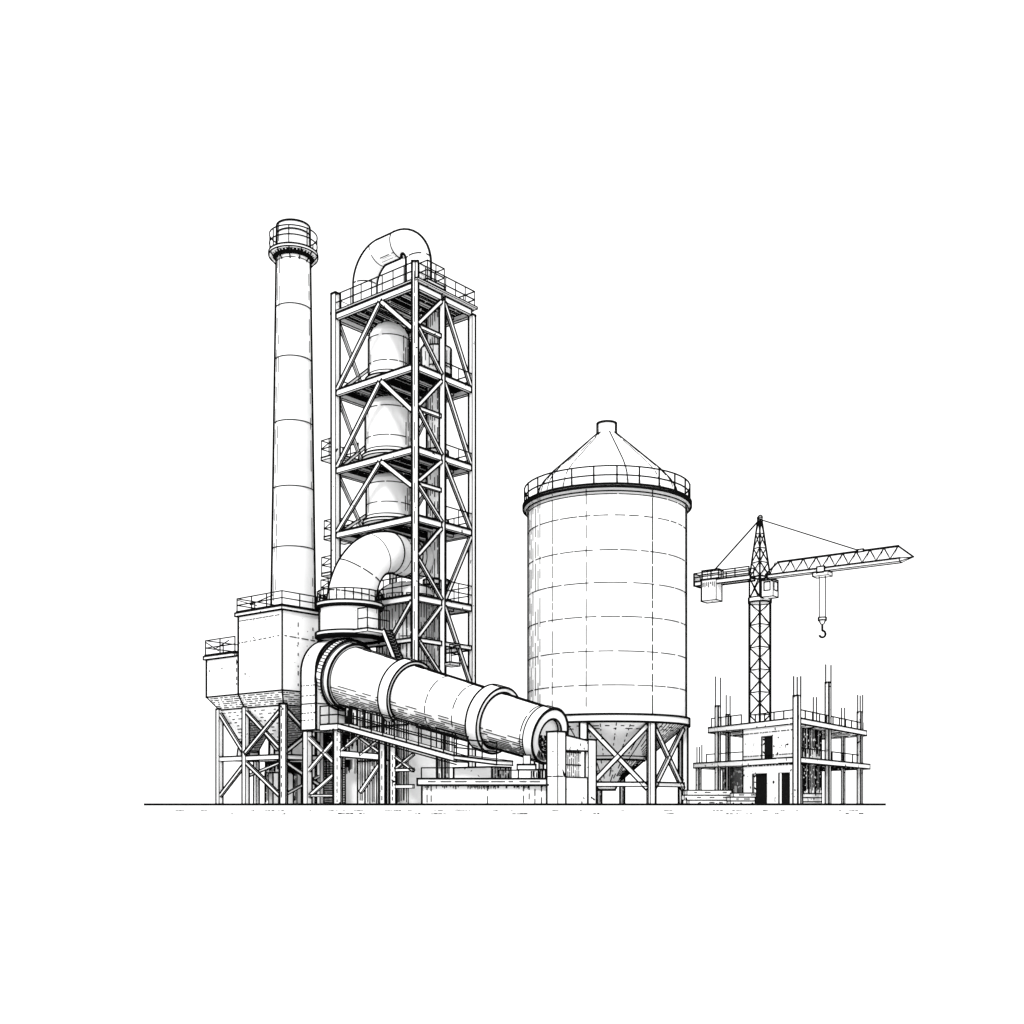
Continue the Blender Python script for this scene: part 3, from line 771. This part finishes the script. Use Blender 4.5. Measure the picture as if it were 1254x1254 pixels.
# ================================================================== SILO
D0 = 118.0; so = Vec(((743 - CX) * D0 / F, D0, 0)); R = 8.12
T = thing("storage_silo", "huge round white storage silo with cone roof and funnel bottom on columns", "silo", so)
zt, zb = 30.5, 8.7
camd = math.atan2(-so.y, -so.x)      # direction back to the viewer
m = MB()
m.frus(so + Z * zb, so + Z * zt, R, R, n=96, limb=TK, hatch=[(1, .012, .95), (1, .028, .85), (1, .045, .7), (1, .068, .55), (1, .1, .3), (1, .135, .35), (1, .16, .25), (-1, .015, .3)], hon=(.6, 3.2), hoff=(.15, .9))
for py in (630.5, 673, 713, 754.7, 797, 838.6): m.dring(so + Z * zat(py, D0 - R), R + .01, TF, (.7, 3.2), (.15, .7))
m.dring(so + Z * (zt - .6), R + .01, TF, (1, 5), (.1, .4))
for px, dn in ((676.5, .4), (716.5, .35), (797.5, .12)):
    x = (px - CX) / F * (D0 - R * .75) - so.x; y = -math.sqrt(R * R - x * x)
    for (xx, yy) in ((x, y), (-x, -y)):
        b = so + Vec((xx, yy, 0)); m.dseg(b + Z * zb, b + Z * zt, TF if dn > .2 else TN, (.5, 2.2), (.1, .3 + dn * 1.6))
m.build("shell", T)
m = MB()
m.frus(so + Z * zt, so + Z * (zt + .25), 8.62, 8.62, n=96, rim0=TK, rim1=TK, limb=TM, mat=0); m.annulus(so + Z * zt, Z, 8.0, 8.62, 96)
m.annulus(so + Z * (zt + .25), Z, 7.2, 8.62, 96); m.frus(so + Z * (zt - .42), so + Z * (zt - .36), 8.3, 8.36, n=96, rim1=TN, limb=TM)
ga = m.build("gallery", T)
m = MB(); n = 48
pts = [so + Vec((8.5 * math.cos(a), 8.5 * math.sin(a), zt + .25)) for a in [(j + .25) * 2 * math.pi / n for j in range(n)]]
for k in (.5, 1): m.line([p + Z * 1.75 * k for p in pts], .07, closed=True)
for j in range(0, n, 2): m.line([pts[j], pts[j] + Z * 1.75], TM)
m.build("railing", ga)
m = MB()
prof = [(7.4, zt + .25), (7.33, 31.4), (7.05, 32.3), (6.62, 33.0), (5.7, 34.0), (1.02, 38.2)]
for (r0, z0), (r1, z1) in zip(prof, prof[1:]):
    m.frus(so + Z * z0, so + Z * z1, r0, r1, n=80, limb=TK, hatch=[(1, .03, .4), (1, .06, .4), (1, .1, .3), (1, .17, .2), (-1, .05, .05), (-1, .13, .1)] if z1 > 35 else [(1, .05, .3), (1, .1, .3), (1, .17, .2)], hon=(.4, 1.4), hoff=(.3, .9))
for a in (camd - .62, camd + .8, camd + 1.15, camd - .95, camd - 1.15, camd + 2, camd + 2.6, camd + 3.3, camd - 2):
    d = Vec((math.cos(a), math.sin(a), 0))
    # seams over the roof from the cap down
    for (r0, z0), (r1, z1) in zip(prof, prof[1:]): m.dseg(so + d * r0 + Z * z0, so + d * r1 + Z * z1, TF, (.6, 2.5), (.15, .6))
d = Vec((math.cos(camd + .28), math.sin(camd + .28), 0)); m.line([so + d * r_ + Z * z_ for r_, z_ in prof[::-1]], TN)
m.build("roof", T)
m = MB(); m.frus(so + Z * 38.0, so + Z * 39.25, .98, .98, n=36, cap1=True, rim0=TM, rim1=TK, limb=TK); m.build("roof_cap", T)
m = MB()
m.frus(so + Z * 8.0, so + Z * 8.72, 8.45, 8.45, n=96, cap0=False, rim0=TK, rim1=TK, limb=TK)
m.annulus(so + Z * 8.02, Z, 7.9, 8.45, 96); m.annulus(so + Z * 8.71, Z, 8.0, 8.45, 96); m.build("ring_beam", T)
m = MB()
def hop(z): return 7.95 + (1.25 - 7.95) * (8.0 - z) / (8.0 - 2.3)
zr_ = zat(930, 114)
HH = [(sg, f, d) for sg in (1, -1) for f, d in ((.015, 1), (.035, 1), (.055, 1), (.08, 1), (.11, 1), (.14, .95), (.175, .95), (.215, .9), (.26, .85), (.31, .75), (.37, .6), (.44, .4), (.52, .2))]  # dense hatching that draws the shade under the silo
m.frus(so + Z * zr_, so + Z * 8.0, hop(zr_), hop(8), n=72, limb=TK, hatch=HH, hon=(.6, 2.4), hoff=(.1, .4))
m.frus(so + Z * 2.3, so + Z * zr_, 1.25, hop(zr_) - .05, n=72, limb=TK, hatch=HH + [(sg, f, .5) for sg in (-1, 1) for f in (.5, .6, .72, .85)], hon=(.4, 1.6), hoff=(.1, .4))
m.ring(so + Z * zr_, Z, hop(zr_) + .03, TK); m.ring(so + Z * (zr_ + .35), Z, hop(zr_ + .35) + .03, TN)
for z in (7.65, 7.4, 3.4): m.dring(so + Z * z, hop(z) + .02, TF, (.2, .8), (.4, 1.6))
for a in (-.25, -.08, .12, .3, .5):
    d = Vec((math.cos(camd + a), math.sin(camd + a), 0)); m.dseg(so + d * hop(7.9) + Z * 7.9, so + d * hop(5) + Z * 5, TF, (.1, .4), (.3, .6))
m.build("hopper", T)
m = MB(); m.frus(so + Z * 1.5, so + Z * 2.3, .85, 1.25, n=32, cap0=True, rim0=TK, rim1=TN, limb=TK); m.build("outlet", T)
angs = [-21, 28, 77, 100, 163, 181, 236, 285]; lp = {}
for d_ in angs:
    a = math.radians(d_); c = so + Vec((8.0 * math.sin(a), -8.0 * math.cos(a), 0)); lp[d_] = c
    m = MB("s"); w = .72 if d_ in (-21, 28) else (.5 if d_ == 77 else .46)
    m.abox(c.x - w / 2, c.x + w / 2, c.y - w / 2, c.y + w / 2, 0, 8.0, w=TK)
    if d_ in (28,): m.line([(c.x - w * .22, c.y - w / 2, 0), (c.x - w * .22, c.y - w / 2, 7.9)], TF)
    if d_ in (163, 181):  # broken line shading the two rear legs
        m.dseg((c.x + .05, c.y - w / 2, 0), (c.x + .05, c.y - w / 2, 8), TF, (.3, 1.2), (.1, .3))
    m.build("leg", T)
for a, b in ((-21, 28), (28, 77)):
    p, q = lp[a], lp[b]; dd = (q - p).normalized() * .4
    for z0, z1, of in ((7.7, 1.6, 0), (1.6, 7.7, .06)):
        m = MB("s"); m.beam(V2(p + dd, z0) - Vec((0, of, 0)), V2(q - dd, z1) - Vec((0, of, 0)), .2, .42, TM); m.build("brace", T)
    m = MB("s"); m.beam(V2(p + dd, 2.0), V2(q - dd, 2.0), .25, .4, TM); m.build("beam", T)

# ================================================================== UNFINISHED BUILDING
BQ = Vec(((977 - CX) * 104 / F, 104.0, 0))
DL, DR = Vec((-.36, .933, 0)).normalized(), Vec((.53, .848, 0)).normalized()
bp = lambda a, b, z: BQ + DL * a + DR * b + Z * z
al = lambda px, o=0: along(BQ + DR * o, DL, px)
ar = lambda px, o=0: along(BQ + DL * o, DR, px)
T = thing("unfinished_building", "bare two storey concrete frame with dark openings and rebar topped columns", "building", BQ)
Z1, Z2 = zat(927, 104), zat(878.5, 104)
aU, bU, aL_, bL_ = al(867), ar(1062), al(849), ar(1066)
def bbox(m, a0, a1, b0, b1, z0, z1, **k):
    c = [bp(a0, b0, z0), bp(a1, b0, z0), bp(a1, b1, z0), bp(a0, b1, z0)]
    m.prism(c, Z * (z1 - z0), **k)
def soffit(m, a0, a1, b0, b1, z, n, dirb=True):  # broken lines that hatch the shade under a slab
    for q in range(n):
        t = (q + rng.random() * .6) / n
        if dirb: m.dseg(bp(a0, b0 + (b1 - b0) * t, z), bp(a1, b0 + (b1 - b0) * t, z), rng.choice((TF, TN)), (.6, 3), (.1, .5))
        else: m.dseg(bp(a0 + (a1 - a0) * t, b0, z), bp(a0 + (a1 - a0) * t, b1, z), TF, (.6, 3), (.1, .5))
for (a1, b1, z, th) in ((aL_, bL_, Z1, .5), (aU, bU, Z2, .52)):
    m = MB("c"); bbox(m, .1, a1, .1, b1, z - th, z, w=TM, thin=TN)
    soffit(m, .4, a1 - .3, .4, b1 - .3, z - th - .02, 15, True)
    m.build("floor_slab", T)
# front-left wall with openings, storey by storey
a_c, a_w = al(971), al(909)
def wallstrip(px0, px1, z0, z1):
    m.prism([bp(al(px0), .22, z0), bp(al(px1), .22, z0), bp(al(px1), .5, z0), bp(al(px0), .5, z0)], Z * (z1 - z0), w=0)
m = MB("c")
zl1 = Z1 - .5; zd = zat(947, 108)
for p0, p1, z0, z1 in ((971, 966, 0, zl1), (953, 938, 0, zl1), (921, 909, 0, zl1), (966, 953, zd, zl1), (938, 921, zd, zl1)): wallstrip(p0, p1, z0, z1)
zw0, zw1 = zat(930, 108) + .1, zat(901, 108)
for p0, p1, z0, z1 in ((971, 945, Z1, Z2 - .52), (932, 909, Z1, Z2 - .52), (945, 932, Z1, zw0), (945, 932, zw1, Z2 - .52)): wallstrip(p0, p1, z0, z1)
for px0, px1, z0, z1 in ((966, 953, 0, zd), (938, 921, 0, zd), (945, 932, zw0, zw1)):
    c = [bp(al(px0), .21, z0), bp(al(px1), .21, z0), bp(al(px1), .21, z1), bp(al(px0), .21, z1)]; m.line(c, TN, closed=True)
m.line([bp(a_w, .21, 0), bp(a_w, .21, Z2 - .5)], TM)
for z in (Z1 + .35, Z2 - 1.05, Z1 - .62): m.dseg(bp(a_c, .2, z), bp(a_w, .2, z), TF, (.1, .3), (.1, .35))
m.build("wall", T)
for px0, px1, z0, z1, nm in ((966, 955.5, 0, zd, "doorway"), (938, 924, 0, zd, "doorway"), (945, 934.5, zw0, zw1, "window")):  # black panels standing in for the unlit inside of each opening
    m = MB(); m.prism([bp(al(px0), .34, z0), bp(al(px1), .34, z0), bp(al(px1), .4, z0), bp(al(px0), .4, z0)], Z * (z1 - z0), w=0, mat=2)
    m.build(nm, T)
PB0, PB1 = ar(983, 1.9), ar(1006, 1.9)
# inner partition seen through the open right side, hatched for interior shade
m = MB("c"); m.prism([bp(1.9, PB0, 0), bp(1.9, PB1, 0), bp(2.2, PB1, 0), bp(2.2, PB0, 0)], Z * (Z2 - .55), w=TN)
for q in range(19):
    b = PB0 + (PB1 - PB0) * (q + .7 * rng.random()) / 19; z0 = 0 if q % 2 else Z1
    m.dseg(bp(1.88, b, 0 + rng.uniform(.8, 1.6)), bp(1.88, b, Z1 - .55), rng.choice((TF, TN)), (.5, 2), (.1, .3)); m.dseg(bp(1.88, b, Z1 + rng.uniform(.2, 1)), bp(1.88, b, Z2 - .6), rng.choice((TF, TN)), (.5, 2), (.1, .3))
for z in (.3, .7, 1.1): m.line([bp(1.86, PB0, z), bp(1.86, PB1, z)], TN)
m.build("partition", T)
m = MB("c"); m.prism([bp(a_w + .1, 3.2, 0), bp(aU - .6, 3.2, 0), bp(aU - .6, 3.4, 0), bp(a_w + .1, 3.4, 0)], Z * (Z1 - .55), w=TN)
for q in range(26):  # strokes that draw the shade inside the open bay
    a = a_w + .1 + (aU - .7 - a_w) * q / 26; m.dseg(bp(a, 3.18, rng.uniform(0, 1.8)), bp(a, 3.18, Z1 - .6), TF, (.4, 2), (.1, .4))
m.build("partition", T)
def bcol(a, b, w, ztop, rb=0, nb=2, z0=0, e=TM, pr=None):
    c = bp(a, b, 0); m = MB("c")
    m.prism([c + DL * i * w / 2 + DR * j * w / 2 + Z * z0 for i, j in ((-1, -1), (1, -1), (1, 1), (-1, 1))], Z * (ztop - z0), w=e, thin=e)
    o = m.build("column", T)
    if rb:
        m = MB()
        for q in range(nb):
            off = (q / (nb - 1) - .5) * w * .9
            m.line([(c.x + off, c.y - w * .2, ztop - .1), (c.x + off, c.y - w * .2, ztop + rb * (1 - .04 * (q % 2)))], TN)
        m.build("rebar", o)
bcol(.33, .33, .72, zat(852, 104.5), 1.75, 3)                       # corner column
bcol(ar(1014) * 0 + .55, ar(1014, .55), .58, zat(834, 112), 1.75, 2)
bcol(.6, ar(1053, .6), .6, zat(866, 117), 1.8, 3)
bcol(al(879, .5), .5, .58, zat(861, 114), 3.0, 2)
bcol(al(891.5, 2.4), 2.4, .45, zat(870, 113), 2.0, 2)
bcol(al(855.5, .55), .55, .55, Z1 - .4); 
m = MB()
for q in range(3):
    c = bp(al(853.5 + 3 * q, .5), .5, 0); m.line([V2(c, Z1), V2(c, Z1 + 1.7 + .2 * (q == 2))], TN)
m.build("rebar", T)
for px, pt in ((998, 854), (1032.5, 867)):
    b = ar(px, 3.4); c = bp(3.4, b, 0); m = MB("c")
    m.prism([c + DL * i * .22 + DR * j * .22 for i, j in ((-1, -1), (1, -1), (1, 1), (-1, 1))], Z * (Z2 - .4), w=TN); o = m.build("column", T)
    m = MB()
    for q in (-1, 1): m.line([(c.x + q * .17, c.y, Z2 - .4), (c.x + q * .17, c.y, zat(pt, c.y))], TN)
    m.build("rebar", o)
for b_, a_ in ((bU * .55, 6), (bU * .9, 6), (bU * .75, 8.5)):
    bcol(a_, b_, .4, Z2 - .45, e=TN)
m = MB()
m.rail([bp(a_w - 2, .5, Z2), bp(.9, .5, Z2)], h=.8, step=1.8, mids=0); m.rail([bp(.5, .9, Z2), bp(.5, bU - .5, Z2)], h=.85, step=2.2, mids=0)
m.rail([bp(aU - .3, .5, Z2), bp(a_w + .5, .5, Z2)], h=.95, step=2.0, mids=0)
m.rail([bp(aL_ - 1.8, 1.2, Z1), bp(a_w, 1.2, Z1)], h=.9, step=4, mids=0); m.rail([bp(.8, 1.2, Z1), bp(.8, bL_ - 1.5, Z1)], h=.95, step=3.5, mids=0)
m.build("guard_rail", T)

# plank stacks in front of the building
def stack(px0, px1, D, pytop, n, label):
    x0, x1 = (px0 - CX) * D / F, (px1 - CX) * D / F; zt = zat(pytop, D)
    T = thing("plank_stack", label, "planks", Vec(((x0 + x1) / 2, D, 0)), "plank stacks beside the unfinished building")
    h = zt / n
    for i in range(n):
        m = MB("c"); dx = rng.uniform(-.25, .25)
        m.abox(x0 + dx, x1 + dx * .3, D, D + 1.6, i * h + .012, (i + 1) * h - .012, w=TN)
        m.dseg((x0 + dx, D - .01, (i + .5) * h), (x1, D - .01, (i + .5) * h), TF, (.1, .5), (.3, 1.2)); m.build("plank", T)
stack(841, 896, 105.5, 967.5, 3, "long loose stack of three thick planks between the silo and the unfinished building")
stack(897, 925.5, 103.5, 971, 3, "short neat stack of planks in front of the unfinished building's left doorway")

# ================================================================== TOWER CRANE
D0 = 112.0; co = Vec(((930.5 - CX) * D0 / F, D0, 0))
J = Vec((.797, -.603, 0)).normalized(); Kk = Vec((-J.y, J.x, 0))
T = thing("tower_crane", "lattice tower crane with long jib and hanging hook rising behind the unfinished building", "crane", co)
zs_ = zat(738, D0); zj = zat(707, D0)
m = MB(); rr = 1.0
vd = Vec((co.x, co.y, 0)).normalized(); vs = Vec((vd.y, -vd.x, 0))      # the mast stands with one edge towards the road
cs = [co - vd * rr, co + vs * rr, co + vd * rr, co - vs * rr]
for i, c in enumerate(cs): m.line([c, c + Z * zs_], TK if i != 0 else TM)
npan = 9; ph = zs_ / npan
for k in range(npan):
    for i in range(4):
        p, q = cs[i], cs[(i + 1) % 4]
        if i in (1, 3): p, q = q, p          # p on the near/far legs, q on the side legs
        z0, z1 = k * ph, (k + 1) * ph; bk = i in (1, 2)
        m.line([q + Z * z0, p + Z * (z0 + z1) / 2, q + Z * z1], TF * (.4 if bk else 1.4)); m.line([p + Z * z0, q + Z * z0], TF * (.4 if bk else 1.2))
m.build("mast", T)
m = MB()
m.frus(co + Z * zs_, co + Z * (zs_ + .45), 1.08, 1.08, n=24, rim0=TM, rim1=TN, limb=TM, cap0=True, cap1=True)
for sx, sy in ((-1, -1), (1, -1), (1, 1), (-1, 1)):
    c = co + J * sx * .75 + Kk * sy * .75
for i in range(4):
    p, q = cs[i], cs[(i + 1) % 4]; m.line([p + Z * (zs_ + .4), p + Z * zj], TM); m.line([p + Z * (zs_ + .4), q + Z * zj], TF); m.line([q + Z * (zs_ + .4), p + Z * zj], TF); m.line([p + Z * zj, q + Z * zj], TM)
m.build("turntable", T)
m = MB(); za = zat(636, D0); ap = co + Z * za
sm = lambda i, t: (cs[i] + Z * zj).lerp(ap + (cs[i] - co) * .18, t)
for i in range(4): m.line([sm(i, 0), sm(i, 1)], TM if i else TN * 1.2)
for k in range(4):
    t0, t1 = k / 4, (k + 1) / 4
    for i in range(4):
        a, b = i, (i + 1) % 4
        tw = TF * (.35 if i in (1, 2) else 1.1) * (1 - .25 * k / 4)
        m.line([sm(a, t0), sm(b, t1)], tw); m.line([sm(b, t0), sm(a, t1)], tw); m.line([sm(a, t1), sm(b, t1)], tw)
m.obox(ap, (.18, 0, 0), (0, .18, 0), (0, 0, .16), w=TN); m.frus(ap + Vec((0, -.2, .15)), ap + Vec((0, .2, .15)), .2, .2, n=14, cap0=True, cap1=True, rim0=TN, rim1=TN, limb=0)
m.build("apex_frame", T)
m = MB()
jt = along(co, J, 1118.5); jtt = along(co, J, 1100); jq = lambda t, s, z: co + J * t + Kk * s + Z * z
hz = 1.15; z0 = zj + .1
jb = jtt + .2
m.beam(jq(.9, 0, z0 - .16), jq(jb, 0, z0 - .16), .6, .3, TM)
tip = jq(jt, 0, z0 - .02); cn = [jq(jb, i * .3, z0 - .16 + j * .15) for i, j in ((-1, -1), (1, -1), (1, 1), (-1, 1))]
for k in range(4): m.poly([cn[k], cn[(k + 1) % 4], tip]); m.line([cn[k], tip], TF)
m.line([jq(1.3, -.45, z0 + .02), jq(1.6, 0, z0 + hz)], TF)
tops = [1.9 + (jtt - 1.9) * i / 9 for i in range(10)]
m.line([jq(t, 0, z0 + hz) for t in tops], TK * .9)
m.line([jq(.8, -.45, z0), jq(tops[0], 0, z0 + hz)], TM); m.line([jq(tops[-1], 0, z0 + hz), jq(jt, 0, z0)], TM)
for i, t in enumerate(tops[:-1]):
    mid = (t + tops[i + 1]) / 2
    for s_ in (-.45, .45): m.line([jq(t, 0, z0 + hz), jq(mid, s_ * .7, z0), jq(tops[i + 1], 0, z0 + hz)], .065 if s_ < 0 else TF * .4)
m.build("jib", T)
m = MB(); ct = along(co, J, 853.5)
for s_ in (-.5, .5):
    m.beam(jq(-.8, s_, z0 - .05), jq(ct, s_, z0 - .05), .12, .4, TM)
m.rail([jq(-.9, -.55, z0 + .15), jq(ct, -.55, z0 + .15)], h=.85, step=1.7)
m.rail([jq(-.9, .55, z0 + .15), jq(ct, .55, z0 + .15)], h=.85, step=2.5)
m.obox(jq(ct, 0, z0 + .35), J * .05, Kk * .6, Z * .6, w=TN)
m.build("counter_jib", T)
c0, c1 = along(co, J, 863), along(co, J, 881); cm = (c0 + c1) / 2
m = MB("s"); m.obox(jq(cm, -.1, z0 - .85), J * abs(c1 - c0) * .5, Kk * .62, Z * 1.05, w=TM)
for q in range(8): m.line([jq(c0 + (c1 - c0) * q / 8, -.74, z0 - .1), jq(c0 + (c1 - c0) * q / 8, -.74, z0 - .1 - rng.uniform(.15, .5))], TF)
m.build("counterweight", T)
m = MB("s"); m.obox(jq(cm + .1, -.1, z0 + .72), J * abs(c1 - c0) * .55, Kk * .5, Z * .42, w=TM); m.line([jq(cm - .9, -.62, z0 + .75), jq(cm + 1.1, -.62, z0 + .75)], TN); m.line([jq(cm + .2, -.62, z0 + .3), jq(cm + .2, -.62, z0 + 1.1)], TN); m.build("winch_box", T)
m = MB("s"); cb = co + J * 1.35 + Kk * -.75
m.obox(cb + Z * (zj - 1.4), J * .62, Kk * .55, Z * .8, w=TM)
m.obox(cb + Z * (zj - 1.2) - Kk * .56, J * .3, Kk * .02, Z * .4, w=TN); m.obox(cb + Z * (zj - 1.2) + J * .63, J * .02, Kk * .34, Z * .4, w=TN)
m.build("cab", T)
m = MB(); pt_ = along(co, J, 1054); cw_ = along(co, J, 871)
m.line([ap, jq(pt_, 0, z0 + hz)], .07); m.line([ap, jq(cw_, 0, z0 + .9)], .07); m.obox(jq(pt_, 0, z0 + hz + .05), J * .25, Kk * .1, Z * .1, w=TN)
m.build("pendant_line", T)
tr = along(co, J, 1007); m = MB()
m.obox(jq(tr, 0, z0 - .58), J * .75, Kk * .5, Z * .17, w=TN); m.obox(jq(tr, -.42, z0 - .2), J * .35, Kk * .06, Z * .3, w=TN); m.build("trolley", T)
m = MB(); zk = zat(757, jq(tr, 0, 0).y)
for s_ in (-.3, .3): m.line([jq(tr + s_, 0, z0 - .7), jq(tr + s_, 0, zk)], TF)
m.build("hoist_rope", T)
m = MB(); hb = jq(tr, 0, zk)
m.frus(hb - Z * .2, hb + Z * .05, .36, .36, n=20, cap0=True, cap1=True, rim0=TN, rim1=TN, limb=TN); m.frus(hb - Z * .55, hb - Z * .2, .14, .32, n=16, limb=TN)
hk = [hb - Z * .5, hb - Z * 1.15]
for j in range(13):
    a = math.pi / 2 - j * math.pi * 1.35 / 12; hk.append(hb + Vec((.3 * math.cos(a), 0, -1.5 + .32 * math.sin(a))))
m.line(hk, TM, n=6); m.build("hook_block", T)

# ================================================================== CAMERA, LIGHT
cam = bpy.data.cameras.new("camera"); co_ = bpy.data.objects.new("camera", cam); COL.objects.link(co_)
cam.sensor_width = 36; cam.lens = 36 * F / 1254; cam.clip_end = 20000; cam.clip_start = 0.1
cam.shift_y = (HY - 627) / 1254
co_.location = CAM; co_.rotation_euler = (math.pi / 2, 0, 0); sc.camera = co_

EL, AZ = math.radians(36), math.radians(190)      # azimuth clockwise from +Y: the sun stands behind and to the left of the viewer
sd = Vec((math.sin(AZ) * math.cos(EL), math.cos(AZ) * math.cos(EL), math.sin(EL)))
sun = bpy.data.lights.new("sun", "SUN"); sun.energy = 1.5; sun.angle = math.radians(10); sun.color = (1, 1, 1)
so_ = bpy.data.objects.new("sun", sun); COL.objects.link(so_); so_.rotation_euler = sd.to_track_quat("Z", "Y").to_euler()
w = bpy.data.worlds.new("World"); sc.world = w; w.use_nodes = True; nt = w.node_tree
bg = nt.nodes["Background"]; bg.inputs["Color"].default_value = (1, 1, 1, 1); bg.inputs["Strength"].default_value = 1.0   # bright even overcast
sc.view_settings.view_transform = "Standard"; sc.view_settings.look = "None"; sc.view_settings.gamma = 1.0
sc.view_settings.exposure = 0.55; sc.view_settings.use_curve_mapping = False
sc.cycles.max_bounces = 8
sc.cycles.diffuse_bounces = 6
for o in list(sc.objects):
    if "org" in o: del o["org"]
